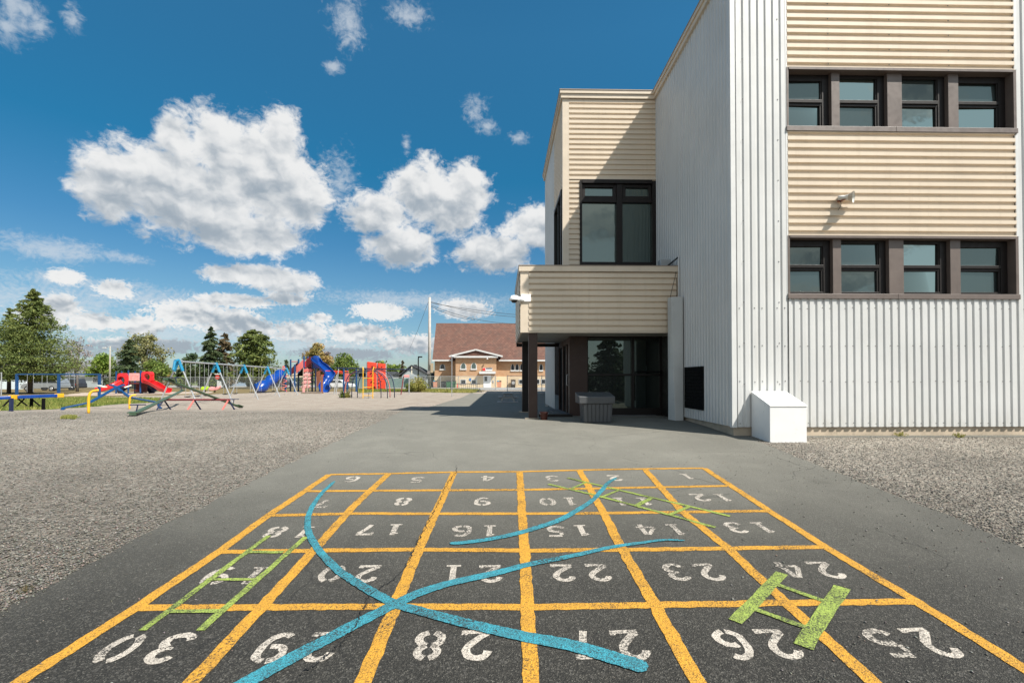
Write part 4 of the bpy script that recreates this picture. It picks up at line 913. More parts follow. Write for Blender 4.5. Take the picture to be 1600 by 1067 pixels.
# -- tall swing set running away from the viewer
beam = [V3(279, 564.5, 27.5), V3(447.5, 576, 45.6)]
apx = [279, 337.5, 381, 417.5, 447.5]
def on_beam(px):
    lo, hi = 0.0, 1.0; A_, B_ = beam
    for _ in range(40):
        m = (lo+hi)/2; p = A_+(B_-A_)*m; q = p-EYE
        if 800+FP*q.dot(RT)/q.dot(FW) < px: lo = m
        else: hi = m
    return A_+(B_-A_)*lo
bd_ = (beam[1]-beam[0]).normalized(); sd_ = Vector((bd_.y, -bd_.x, 0)).normalized()
sw = thing('swing_set', 'long grey steel swing set with bright blue leg caps and five leg pairs', 'swing set', (beam[0].x, beam[0].y, 0))
mb = MB(); mb.tube([beam[0]-bd_*.15, beam[1]+bd_*.15], .048); mb.build('top_beam', M['galv'], sw)
for i, px in enumerate(apx):
    p = on_beam(px)
    for s_ in (-1, 1):
        f = p + sd_*s_*1.02; f.z = -.02; mb = MB(); mb.tube([p+sd_*s_*.03, f], .042); mb.build('leg', M['galv'], sw)
    mb = MB()
    for s_ in (-1, 1):
        f = p + sd_*s_*1.02; f.z = 0; mb.tube([p+Vector((0,0,.07)), p+(f-p)*.22], .085, 8)
    if i == 0: mb.tube([p-bd_*.35+Vector((0,0,.0)), p+Vector((0,0,.06))], .08, 8); mb.tube([p-bd_*.35, p-bd_*.5-Vector((0,0,.5))], .07, 8)
    mb.build('corner_cap', M['teal'], sw)
for a, b in zip(apx, apx[1:]):
    A_, B_ = on_beam(a), on_beam(b)
    for f in ((.17, .29), (.41, .53), (.64, .80)) if a < 300 else ((.22, .40), (.58, .77)):
        p, q = A_+(B_-A_)*f[0], A_+(B_-A_)*f[1]; m_ = (p+q)/2; p, q = m_-bd_*.27, m_+bd_*.27
        p0, q0 = Vector((m_.x, m_.y, .50))-bd_*.23, Vector((m_.x, m_.y, .50))+bd_*.23
        mb = MB(); mb.sweep([p0, (p0+q0)/2-Vector((0,0,.05)), q0], [(-.09,-.012),(.09,-.012),(.09,.012),(-.09,.012)], closed=True); st = mb.build('swing_seat', M['rubber'], sw)
        for u_, v_ in ((p, p0), (q, q0)): mb = MB(); mb.tube([u_, v_], .011, 5); mb.build('chain', M['galv'], st)

# -- pair of green seesaws on one stand
ss = thing('seesaw', 'pair of green plank seesaws crossing on a low maroon rail', 'seesaw', tuple(G(305, 644)))
ra, rb = V3(250, 624.5, 22.3), V3(359, 624.5, 21.8)
mb = MB(); mb.tube([ra, rb], .045, 10); mb.build('rail', M['maroon'], ss)
for i, px in enumerate((256, 304, 357)):
    p = ra+(rb-ra)*((px-250)/109)
    for s_ in (-1, 1):
        f = p + Vector((s_*.20, s_*.30, 0)); f.z = -.02
        mb = MB(); mb.tube([p, f], .035, 8); mb.build('leg', M['navy'] if s_ > 0 or i == 0 else M['coral'], ss)
def plank(low, hi, nm):
    mb = MB(); d = (hi-low).normalized(); mb.bar(low, hi, .17, .055); pl = mb.build(nm, M['green_plank'], ss, bevel=.01)
    for e, s_ in ((low, 1), (hi, -1)):
        c = e + d*s_*.2; mb = MB(); mb.bar(c-d*.2+Vector((0,0,.05)), c+d*.14+Vector((0,0,.05)), .27, .03); mb.build('seat', M['green_plank'], pl, bevel=.008)
        h = e + d*s_*.62; mb = MB(); mb.tube([h, h+Vector((.05*s_,0,.24))], .018, 6); k = Vector((.19,.08,0)); mb.tube([h+Vector((.05*s_,0,.24))-k, h+Vector((.05*s_,0,.24))+k], .02, 6); mb.build('handle', M['navy'], pl)
low = G(207, 650.5) + Vector((0, 0, .06)); pv = ra+(rb-ra)*.10+Vector((0, 0, .08)); plank(low, low+(pv-low)*1.93, 'plank')
low = G(377, 638.5) + Vector((0, 0, .06)); pv = ra+(rb-ra)*.80+Vector((0, 0, .08)); plank(low, low+(pv-low)*2.6, 'plank')

# -- blue rockers with yellow hoops
rk = thing('rocking_seesaw', 'blue curved double seesaw with yellow end hoops in the sand', 'seesaw', tuple(G(175, 645)))
mid_ = V3(181, 607, 23.5)
for pts in ([(90,642.4,21.2),(96,641,21.2),(99.5,637.5,21.3),(102,636.5,21.4),(137,629.3,22),(145,626,22.2),(163,616,22.8),(183,605,23.5),(194,601,23.8)],
            [(172,601,24.4),(180,604,24.2),(191,612,24),(203,620,23.8),(215,623,23.6),(243,628,23.2),(247,630,23.2),(249,636,23.2),(252,638,23.2)]):
    p = spline([V3(*q) for q in pts], 4); mb = MB(); mb.sweep(p, [(-.07,-.03),(.07,-.03),(.07,.03),(-.07,.03)], closed=True); rl = mb.build('beam', M['play_blue'], rk, bevel=.01)
    for a, b in (((154,602.3,24.2),(164,604.6,24)), ((194,605.5,24),(205,602,24.2))) if pts[0][0] < 100 else ():
        mb = MB(); mb.bar(V3(*a), V3(*b), .2, .05); mb.build('seat', M['cream'], rl, bevel=.01)
for px, py, top, s_ in ((138.5, 645.8, 627.5, 1), (202.3, 639, 620, 1)):
    g = G(px, py); h = V3(px, top, g.y).z
    mb = MB(); mb.tube(spline([g-Vector((0,0,.03)), g+Vector((0,0,h*.7)), g+Vector((.05,.05,h*.95)), g+Vector((.2,.15,h*1.02))], 5), .04, 10); mb.build('hoop', M['yellow'], rk, smooth=True)

# -- blue toddler swing frame
g0, g1, g2 = G(26, 621), G(91.5, 621), G(155, 620.5); zt2 = V3(90, 584.6, g1.y).z
ts = thing('toddler_swing', 'square blue swing frame with black bucket seats near the big larch', 'swing set', tuple(g1))
for g in (g0, g1, g2): mb = MB(); mb.box(g.x-.075, g.x+.075, g.y-.075, g.y+.075, -.02, zt2+.03); mb.build('post', M['play_blue'], ts)
mb = MB(); mb.bar(Vector((g0.x, g0.y, zt2)), Vector((g1.x, g1.y, zt2)), .1, .1); mb.bar(Vector((g1.x, g1.y, zt2)), Vector((g2.x, g2.y, zt2)), .1, .1); mb.build('top_beam', M['play_blue'], ts)
for px in (69.5, 112):
    c = at(px, 606, g1.y); mb = MB(); mb.lathe([(.12,-.14),(.2,-.08),(.21,.10),(.18,.10),(.16,-.06),(.001,-.09)], (c.x, c.y, .72), 14); st = mb.build('bucket_seat', M['rubber'], ts)
    for s_ in (-.2, .2): mb = MB(); mb.tube([(c.x+s_, c.y, .8), (c.x+s_, c.y, zt2)], .013, 5); mb.build('chain', M['galv'], st)
for px in (42.5, 52):
    c = at(px, 606, g1.y); mb = MB(); mb.tube([(c.x, c.y, .45), (c.x, c.y, zt2)], .012, 5); mb.build('chain', M['galv'], ts)
# -- blue balance beam on dark trestles
bb = thing('balance_beam', 'thick blue balance beam with yellow joints on dark trestle legs', 'balance beam', tuple(G(48, 640)))
e0, e1, e2 = V3(-60, 624.5, 22.0), V3(21.5, 620.5, 23.2), V3(92.5, 617.8, 24.6)
for a, b in ((e0, e1), (e1, e2)):
    d = (b-a).normalized(); mb = MB(); mb.bar(a+d*.1, b-d*.1, .3, .15); mb.build('beam', M['bright_blue'], bb, bevel=.02)
for e in (e0, e1, e2): mb = MB(); mb.box(e.x-.1, e.x+.1, e.y-.17, e.y+.17, e.z-.1, e.z+.1); mb.build('joint_cap', M['yellow'], bb, bevel=.02)
d = (e2-e0).normalized()
for px, py in ((17.5, 642.5), (49, 638.5), (67.8, 640)):
    g = G(px, py); top = V3(px, 623, g.y); mb = MB(); mb.box(g.x-.045, g.x+.045, g.y-.045, g.y+.045, -.02, top.z+.02); mb.build('leg', M['black'] if px > 20 else M['navy'], bb)
for a, b in (((16,624,23.2),(0,639,22.5)), ((28,623,23.4),(47,637,23.6)), ((38,623,23.5),(24,637,23.4)), ((50,624,23.8),(65,636,23.8))):
    mb = MB(); mb.bar(V3(*a), V3(*b), .05, .05); mb.build('brace', M['black'], bb)

# -- red slide tower
YS = 50.0; k = lambda px, py, dy=0: V3(px, py, YS+dy)
tw = thing('slide_tower', 'low play tower with two red slides, pink front panel and blue posts', 'play structure', (k(210, 614).x, YS, 0))
for px, dy in ((200.5, 0), (219.5, 0), (181.5, 1.2), (211, 2.2), (222, 2.2), (190, 2.2)):
    p = k(px, 590, dy); mb = MB(); mb.tube([(p.x, p.y, -.02), (p.x, p.y, k(px, 580 if dy else 578.5, dy).z)], .075, 10); mb.build('post', M['play_blue'], tw)
a, b = k(201.3, 595, -.02), k(218.7, 583, -.02); mb = MB(); mb.box(a.x, b.x, YS-.06, YS+.0, a.z, b.z); pn = mb.build('front_panel', M['pink'], tw, bevel=.02)
rnd = random.Random(4); mb = MB()
for _ in range(26): x = rnd.uniform(a.x+.12, b.x-.15); z = rnd.uniform(a.z+.12, b.z-.2); mb.box(x, x+rnd.uniform(.03,.1), YS-.066, YS-.0605, z, z+.03)
mb.build('panel_marks', M['coral'], pn)
mb = MB(); mb.box(k(182,600).x, k(232,600).x, YS+.05, YS+2.3, 1.02, 1.12); mb.build('deck', M['dark_red'], tw)
mb = MB(); mb.box(k(202,600).x, k(219,600).x, YS+.9, YS+1.0, .1, 1.0); mb.box(k(202,600).x, k(219,600).x, YS+.2, YS+.9, .30, .36); mb.build('bench_panel', M['dark_red'], tw)
for hx0, hx1, ring, zt_, path in ((182.5, 197.8, (189, 594.5), 583, [(190,597,-.3),(180,602.5,-.7),(170,606,-1.1),(160,609.3,-1.4),(150.5,610,-1.6)]),
                                (220.3, 235, (229.5, 588.8), 580.5, [(229,597,-.3),(238,600,-.6),(247,605,-1.0),(254,609.5,-1.3),(262,611.5,-1.6)])):
    c = k(ring[0], ring[1], -.32); z1_ = k(hx0, zt_, -.3).z; x0_, x1_ = k(hx0, 590, -.3).x, k(hx1, 590, -.3).x
    mb = MB(); seg = 24; rr = .36 if hx0 < 200 else .30; zb2 = c.z-.62; out_, inn = [], []
    for i in range(seg):
        t_ = 2*math.pi*i/seg; cx_, cz_ = math.cos(t_), math.sin(t_); hw = (x1_-x0_)/2; xm_ = (x0_+x1_)/2
        sc_ = 1/max(abs(cx_), abs(cz_)); sc_ = min(sc_, 1.22)
        out_.append((xm_+cx_*sc_*hw, (z1_+zb2)/2+cz_*sc_*(z1_-zb2)/2)); inn.append((c.x+rr*cx_, c.z+rr*cz_*1.1))
    fo = [mb.bm.verts.new((x_, YS-.30, z_)) for x_, z_ in out_]; fi = [mb.bm.verts.new((x_, YS-.34, z_)) for x_, z_ in inn]; bo = [mb.bm.verts.new((x_, YS+.25, z_)) for x_, z_ in out_]; bi_ = [mb.bm.verts.new((x_, YS+.25, z_)) for x_, z_ in inn]
    for i in range(seg):
        j = (i+1) % seg
        for q in ((fo[i],fo[j],fi[j],fi[i]), (fo[i],bo[i],bo[j],fo[j]), (fi[i],fi[j],bi_[j],bi_[i]), (bo[i],bi_[i],bi_[j],bo[j])): mb.bm.faces.new(q)
    mb.build('slide_hood', M['play_red'], tw, bevel=.03)
    p = spline([k(*q) for q in path], 5); mb = MB(); mb.sweep(p, [(-.38,.28),(-.40,.25),(-.34,-.04),(-.15,-.12),(.15,-.12),(.34,-.04),(.40,.25),(.38,.28)]); mb.build('slide', M['play_red'], tw, solid=.05)
p = spline([k(q[0], q[1], q[2]) for q in ((223,599,1.6),(230,602,1.9),(236,607,2.2),(241,612.5,2.3))], 4); mb = MB(); mb.tube(p, .42, 14); mb.build('tube_slide', M['navy'], tw, smooth=True)
p = spline([k(q[0], q[1], 1.9) for q in ((199,602),(193,606),(186,612))], 4); mb = MB(); mb.tube(p, .3, 12); mb.build('tube_slide', M['navy'], tw, smooth=True)

# -- big climbing structure with blue slides
YC = 58.0; k = lambda px, py, dy=0: V3(px, py, YC+dy)
cl = thing('climbing_structure', 'tall play structure with curved bright blue slide and pink climbing panels', 'play structure', (k(475, 612).x, YC, 0))
for px, top, dy in ((446,571,0),(453.9,561.5,1.5),(460.4,569.5,-.5),(466.3,561,1.5),(474.7,556,0),(480.8,556.5,2),(487.8,556.5,0),(492.9,573,2),(499.2,574,2.2),(514,577,2)):
    p = k(px, 600, dy); mb = MB(); mb.tube([(p.x, p.y, -.03), (p.x, p.y, k(px, top, dy).z)], .095 if dy < 2 else .08, 10); mb.build('post', M['play_blue'] if px < 486 else M['navy'], cl)
def slab_px(nm, poly, dy, th, mat, bev=.03):
    q = [k(a_, b_, dy) for a_, b_ in poly]; mb = MB(); mb.prism(q, (0, th, 0)); return mb.build(nm, mat, cl, bevel=bev)
slab_px('ramp_side', [(462.5,572.5),(473.5,561.5),(473.5,574.5),(462.5,584)], -.15, .08, M['coral'])
slab_px('ramp_side', [(454.5,576),(465.5,565),(465.5,578),(454.5,586)], 1.8, .08, M['dark_red'])
slab_px('ramp_floor', [(441,587.3),(465,587.3),(474,575.5),(487,575.5),(487,574.3),(473,574.3),(464,586),(441,586)], .05, 1.4, M['black'], 0)
slab_px('barrier', [(475.5,574),(487,574),(487,557.8),(480,560.5),(475.5,566)], .02, .06, M['play_red'])
mb = MB()
for i in range(5): x = k(479+i*1.8, 570).x; mb.box(x, x+.08, YC-.06, YC-.0, k(480,574).z, k(480,557 if i > 1 else 561).z)
mb.build('slat_gate', M['dark_red'], cl)
for i, (y0_, y1_, xs) in enumerate(((575.5,582,0),(582.8,588.5,-1),(589,594,-2),(594.5,600.5,-2.6),(601,607,-3.4))):
    x0_, x1_ = 473.5+xs, 487.5+xs*.9; pl = [(x0_,y1_-1.6),(x0_+1.5,y0_+1),(x0_+5,y0_),(x0_+9,y0_+.7),(x1_-1.5,y0_),(x1_,y0_+2.5),(x1_-1.8,y1_-.8),(x0_+9,y1_),(x0_+5,y1_-.8),(x0_+1.5,y1_)]
    slab_px('climbing_pod', pl, -.35-.16*i, .30, M['pink'] if i else M['coral'], .06)
for px in (474, 480.5): mb = MB(); mb.tube([k(px, 575, -.15), k(px-.5, 613, -1.4)], .05, 8); mb.build('pod_rail', M['wood_plank'], cl)
p = spline([k(*q) for q in ((492,562,0),(496,568,-.4),(503,573,-.9),(510,579.5,-1.4),(515,586,-1.8),(513,594,-2.2),(508.5,600,-2.6),(506.5,606,-2.9),(507,611,-3.3))], 6)
mb = MB(); mb.sweep(p, [(-.52,.30),(-.56,.27),(-.46,-.1),(-.2,-.22),(.2,-.22),(.46,-.1),(.56,.27),(.52,.30)]); mb.build('slide', M['bright_blue'], cl, solid=.07, smooth=True)
slab_px('slide_hood', [(488.3,575.5),(488.3,557),(490.5,555.8),(494.5,555.8),(497,558.5),(498,566),(500,571),(498,575.5)], -.25, .7, M['bright_blue'], .1)
p = spline([V3(*q) for q in ((439,584,57),(433,589,56),(424,594,55),(415,600,54),(406,606.5,53),(401,608,52.7))], 5)
mb = MB(); mb.tube(p, [.55+.10*math.sin(i*.8) for i in range(len(p))], 16); mb.build('tube_slide', M['bright_blue'], cl, smooth=True)
slab_px('arch_panel', [(437.5,582),(441.5,571.5),(443.5,571.5),(446,576),(446,586.5),(438,586.5)], -.3, .1, M['coral'])
slab_px('ring_panel', [(438.5,586.5),(445.5,587),(444.5,590.5),(439.5,590)], -.45, .08, M['pink'], .03)
mb = MB(); c = k(443, 600, -.6); mb.tube([(c.x+.35*math.cos(i*.5), c.y+.35*math.sin(i*.5), .05+i*.047) for i in range(40)], .045, 6); mb.build('spiral_climber', M['coral'], cl)
mb = MB(); mb.tube([k(455,565,1.6), k(466,565,1.6)], .05); mb.build('hand_rail', M['coral'], cl)
slab_px('low_panel', [(494.5,581),(500,578.5),(500,603),(494.5,603)], 2.1, .08, M['rust'], 0); slab_px('low_panel', [(503,585),(508,585),(508,596),(503,596)], 2.2, .08, M['play_red'], 0)
# sandbox in front of the big structure
tb = thing('sand_table', 'low pale wooden platform with a pink post in front of the climbing pods', 'platform', (k(488, 614.5).x, 51, 0))
a, b = V3(472.5, 614.5, 51), V3(502.5, 614.5, 51); mb = MB(); mb.box(a.x, b.x, 50.6, 51.6, .02, .14); mb.build('top', M['wood_plank'], tb, bevel=.01)
mb = MB(); mb.box(a.x+.1, b.x-.1, 50.7, 51.5, -.02, .018); mb.build('base', M['dark_brown'], tb)
for px, top, m_ in ((503, 585, 'rust'), (474.5, 606, 'pink')): p = V3(px, 600, 51.2); mb = MB(); mb.box(p.x-.09, p.x+.09, 51.1, 51.28, -.02, V3(px, top, 51.2).z); mb.build('post', M[m_], tb)
# overhead rings bridge behind
rg = thing('ring_bridge', 'overhead bridge of orange hanging handles between navy posts', 'climbing bridge', (V3(526, 612, 57).x, 57, 0))
a, b = V3(500, 579.5, 57), V3(541, 580.2, 57); mb = MB(); mb.tube([a, b], .06); mb.tube([a+Vector((0,.8,0)), b+Vector((0,.8,0))], .06); mb.build('rail', M['orange_red'], rg)
for i in range(7): p = V3(518+i*3, 580, 57.4); mb = MB(); mb.tube([p, p-Vector((.12,0,.28)), p-Vector((-.12,0,.28)), p], .04, 5); mb.build('handle', M['orange_red'], rg)
for px, dy in ((537, -.2), (542.7, 1.0), (556.7, .4)): p = V3(px, 600, 57+dy); mb = MB(); mb.tube([(p.x, p.y, -.02), (p.x, p.y, V3(px, 575.4 if px < 540 else 577, 57+dy).z)], .1, 10); mb.build('post', M['play_blue'], rg)
mb = MB(); p = V3(539, 590, 57.3); mb.box(p.x, p.x+.5, 57.2, 57.26, 1.2, 2.2); mb.build('side_panel', M['coral'], rg)

# -- arch climber with yellow ladder
YA = 38.5; k = lambda px, py, dy=0: V3(px, py, YA+dy)
ac = thing('arch_climber', 'navy tube arch climber with a yellow ladder standing in the sand', 'climbing frame', (k(577, 621).x, YA, 0))
for lx, rx, dy, mat in ((537.5,605.5,-.3,'navy'),(549.5,595.5,.5,'navy'),(558.5,616.5,.9,'navy'),(538.5,609.5,1.5,'coral')):
    gl, gr = k(lx, 600, dy), k(rx, 600, dy); cxm = (gl.x+gr.x)/2; hw = (gr.x-gl.x)/2; H = k(570, 578.5, dy).z
    mb = MB(); mb.tube([(cxm + hw*math.copysign(abs(math.cos(a))**.62, math.cos(a)), YA+dy, -.03+(H+.03)*math.sin(a)**.72) for a in [math.pi*i/22 for i in range(23)]], .035, 8); mb.build('arch', M[mat], ac, smooth=True)
mb = MB()
for i in range(6):
    a = math.pi*(.20+.12*i); gl, gr = k(537.5, 600, -.3), k(609.5, 600, 1.5); cxm = (gl.x+gr.x)/2; hw = (gr.x-gl.x)/2*.93
    x, z = cxm+hw*math.copysign(abs(math.cos(a))**.62, math.cos(a)), k(570, 579, 0).z*math.sin(a)**.72; mb.tube([(x, YA-.3, z), (x, YA+1.5, z)], .028, 6)
mb.build('rung', M['navy'], ac)
la, lb = k(567.2, 600, -.5), k(582.6, 600, -.5); zt3 = k(575, 576, -.5).z; mb = MB()
for p, s_ in ((la, 1), (lb, -1)): mb.tube([(p.x, p.y, -.02), (p.x, p.y, zt3-.1), (p.x-.03*s_, p.y+.08, zt3+.12), (p.x-.1*s_, p.y+.25, zt3+.05), (p.x, p.y+.4, zt3-.15)], .035, 8)
for py in (591, 605, 618): z = k(575, py, -.5).z; mb.tube([(la.x, la.y, z), (lb.x, lb.y, z)], .03, 6)
mb.build('ladder', M['yellow'], ac)
mb = MB(); p0 = k(576, 613, -.2)
mb.tube([(p0.x, p0.y, -.02), (p0.x, p0.y, .4)], .03); mb.box(p0.x-.2, p0.x+.2, p0.y-.1, p0.y+.1, .4, .43); mb.build('step', M['galv'], ac)
# -- red climbing wall
YR = 62.0; k = lambda px, py, dy=0: V3(px, py, YR+dy)
rw = thing('climbing_wall', 'bright orange-red climbing wall of two tall boards', 'climbing wall', (k(588, 610).x, YR, 0))
for x0_, x1_, t0, t1 in ((573.8, 588.2, 564.8, 567), (590, 602.2, 567.2, 568.5)):
    mb = MB(); mb.prism([k(x0_,607.5),k(x1_,607.5),k(x1_,t1),k(x0_,t0)], (0,.15,0)); bdp = mb.build('board', M['orange_red'], rw, bevel=.03)
    rnd = random.Random(int(x0_)); mb = MB()
    for _ in range(13):
        p = k(rnd.uniform(x0_+1, x1_-1), rnd.uniform(570, 606)); mb.box(p.x-.08, p.x+.08, YR-.09, YR+.0, p.z-.06, p.z+.06)
    mb.build('hold', M['dark_red'] if x0_ < 580 else M['orange_red'], bdp, bevel=.03)
for px in (573, 589.1, 603): p = k(px, 600, .1); mb = MB(); mb.tube([(p.x, p.y, -.02), (p.x, p.y, k(px, 566).z)], .07, 8); mb.build('post', M['galv'], rw)
# -- horizontal ladder
YH = 47.0; k = lambda px, py, dy=0: V3(px, py, YH+dy)
hl = thing('horizontal_ladder', 'dark horizontal ladder with a pink and white end board on thin legs', 'climbing frame', (k(600, 615).x, YH, 0))
mb = MB(); mb.tube([k(523,574.5,1.5), k(645,577.5,0)], .045); mb.tube([k(527,575.5,2.4), k(632,577.5,.9)], .04); mb.build('rail', M['navy'], hl)
for px, top, dy, m_ in ((529,576,2.2,'galv'),(526,585,1.4,'galv'),(630.5,588,0,'maroon'),(639.2,585,0,'galv'),(643.2,573,.3,'cream')):
    p = k(px, 600, dy); q = Vector((p.x-(.25 if px < 630.6 else 0), p.y, -.02 if px < 641 else k(px, 584.5, dy).z)); mb = MB(); mb.tube([q, k(px, top, dy)], .05, 8); mb.build('leg', M[m_], hl)
p, q = k(631, 589.5, -.1), k(639.5, 585.5, -.1); mb = MB(); mb.box(p.x, q.x, p.y, p.y+.05, p.z, q.z); mb.build('end_board', M['pink'], hl, bevel=.02)
# -- two spring riders
for px, py, w, mat, lab in ((320.5, 613, .46, 'lime', 'lime green spring rider between the swing legs'), (335.5, 613.5, .62, 'pink_rider', 'pink pig-shaped spring rider beside the lime one')):
    g = G(px, py); sp = thing('spring_rider', lab, 'spring rider', tuple(g))
    mb = MB(); mb.tube([(g.x+.09*math.cos(i*.7), g.y+.09*math.sin(i*.7), i*.009) for i in range(36)], .018, 5); mb.build('spring', M['black'], sp)
    o = MB(); pr = [(-w,.34),(-w*.9,.55),(-w*.6,.66),(-w*.2,.62),(.1,.60),(w*.5,.70),(w*.8,.66),(w*1.02,.78) if mat == 'pink_rider' else (w*.95,.62),(w*.95,.5),(w*.7,.36),(w*.3,.28),(-w*.5,.26)]
    o.prism([(g.x+a_, g.y-.13, b_) for a_, b_ in pr], (0,.26,0)); bo_ = o.build('body', M[mat], sp, bevel=.06, segs=3)
    o = MB(); o.tube([(g.x+w*.35, g.y-.24, .60), (g.x+w*.35, g.y+.24, .60)], .025, 6); o.build('handle', M['black'], bo_)

# ---------------------------------------------------------------- yard furniture beyond
g = G(706, 619.5); sp = thing('net_pole', 'thin grey steel pole with a short bent top arm in the gravel', 'pole', tuple(g))
zt4 = V3(705.5, 557, g.y).z; mb = MB(); mb.tube([g-Vector((0,0,.02)), (g.x, g.y, zt4-.05), (g.x+.04, g.y, zt4), (g.x+.2, g.y+.1, zt4+.02)], .035, 8); mb.build('shaft', M['galv'], sp)
mb = MB(); mb.box(g.x+.16, g.x+.42, g.y, g.y+.2, zt4-.04, zt4+.06); mb.build('arm_head', M['white_paint'], sp, bevel=.02)
g = G(727, 612.5); YBk = g.y; br = thing('bike_rack', 'black steel bar bicycle rack standing by the street', 'bike rack', tuple(g))
x0_, x1_ = at(704.5, 610, YBk).x, at(749.5, 610, YBk).x; zt5 = V3(727, 599.3, YBk).z
mb = MB(); mb.tube([(x0_, YBk, .08), (x0_, YBk, zt5), (x1_, YBk, zt5), (x1_, YBk, .08), (x0_, YBk, .08)], .035, 8); rf = mb.build('frame', M['navy'], br)
mb = MB()
for i in range(1, 14): x = x0_+(x1_-x0_)*i/14; mb.tube([(x, YBk, .08), (x, YBk, zt5)], .016, 6)
mb.build('bars', M['dark_plastic'], br)
for x in (x0_, x1_): mb = MB(); mb.tube([(x+.25, YBk-.45, .03), (x, YBk, .35), (x-.25, YBk+.45, .03)], .035, 8); mb.box(x-.5, x+.3, YBk-.03, YBk+.03, -.01, .06); mb.build('foot', M['dark_plastic'], br)
# picnic table, seen end on
g = G(793.5, 628.8); pt = thing('picnic_table', 'grey wooden picnic table in the building shadow', 'picnic table', tuple(g)); sc_ = (at(808, 620, g.y).x-at(778.5, 620, g.y).x)/1.5
def L(x, y, z): return (g.x+x*sc_, g.y+y*sc_, g.z+z*sc_)
mb = MB()
for i in range(5): x = -.36+i*.15; a, b = L(x, 0, .70), L(x+.135, 1.7, .745); mb.box(a[0], b[0], a[1], b[1], a[2], b[2])
mb.build('table_top', M['table_grey'], pt)
for s_ in (-1, 1):
    mb = MB()
    for i in range(2): x = s_*.62+(-.14 if i else .005); a, b = L(x, 0, .41), L(x+.13, 1.7, .45); mb.box(a[0], b[0], a[1], b[1], a[2], b[2])
    mb.build('bench', M['table_grey'], pt)
for y_ in (.25, 1.45):
    mb = MB()
    for s_ in (-1, 1): mb.bar(L(s_*.22, y_, .69), L(s_*.56, y_, 0), .05*sc_*1.5, .10*sc_)
    mb.bar(L(-.74, y_+.05, .38), L(.74, y_+.05, .38), .05, .09); mb.bar(L(-.34, y_+.05, .67), L(.34, y_+.05, .67), .05, .07); mb.build('trestle', M['table_grey'], pt)
mb = MB(); mb.box(L(-.85,-.1,0)[0], L(.85,0,0)[0], g.y-.1, g.y+1.9*sc_, g.z-.05, g.z+.03); mb.build('base', M['table_grey'], pt)

# big pole, its wires
g = G(671, 610.5); zt6 = V3(671, 464.5, g.y).z; up = thing('utility_pole', 'tall pale round utility pole with a tan board by the church', 'utility pole', tuple(g))
mb = MB(); mb.tube([g-Vector((0,0,.1)), (g.x, g.y, zt6*.5), (g.x, g.y, zt6)], [.215, .19, .15], 14); mb.build('shaft', M['pole'], up, smooth=True)
a = V3(674.5, 581, g.y-.2); mb = MB(); mb.box(a.x-.13, a.x+.22, g.y-.34, g.y-.25, a.z-.1, V3(674, 567.5, g.y).z); mb.build('notice_board', M['tan_board'], up)
mb = MB(); mb.box(g.x-.24, g.x+.1, g.y-.36, g.y-.26, V3(674,583,g.y).z-.1, V3(674,579,g.y).z); mb.build('meter_box', M['bark_grey'], up)
for (a_, b_, sag) in (((671,471),(835,496),.5), ((671,473),(835,494),.2), ((671,476),(835,504.5),.9), ((671,478),(742,500),.3)):
    p, q = V3(*a_, g.y-.05), V3(*b_, g.y+6); mb = MB(); mb.tube([p+(q-p)*t-Vector((0,0,sag*4*t*(1-t))) for t in [i/10 for i in range(11)]], .028, 5); mb.build('wire', M['cable'], up)
p, q = V3(670, 470, g.y), V3(640, 545, 96); mb = MB(); mb.tube([p, (p+q)/2-Vector((0,0,.3)), q], .02, 5); mb.build('wire', M['cable'], up)
g = V3(653.5, 600, 82); lp_ = thing('street_lamp', 'slim black street lamp beside the dark-roofed house', 'street lamp', (g.x, g.y, 0))
zt7 = V3(653, 560, 82).z; mb = MB(); mb.tube([(g.x, g.y, -.02), (g.x, g.y, zt7), (g.x+.1, g.y, zt7+.25)], .10, 8); mb.build('post', M['black'], lp_)
mb = MB(); mb.box(g.x-.05, g.x+.65, g.y-.2, g.y+.2, zt7+.16, zt7+.36); mb.build('lamp_head', M['black'], lp_, bevel=.05)
g = V3(171.5, 600, 70); lp2 = thing('street_light_pole', 'pale wooden pole carrying a cobra-head street light among the trees', 'street lamp', (g.x, g.y, 0))
zt8 = V3(171, 541, 70).z; mb = MB(); mb.tube([(g.x, g.y, -.02), (g.x, g.y, zt8)], [.125, .09], 10); mb.build('shaft', M['pole_wood'], lp2, smooth=True)
e = V3(164, 543.5, 70); mb = MB(); mb.tube([(g.x, g.y, zt8-.3), ((g.x+e.x)/2, g.y, zt8-.02), tuple(e)], .035, 6); mb.build('arm', M['galv'], lp2)
mb = MB(); mb.box(e.x-.3, e.x+.2, e.y-.14, e.y+.14, e.z-.08, e.z+.06); mb.build('lamp_head', M['white_paint'], lp2, bevel=.04)
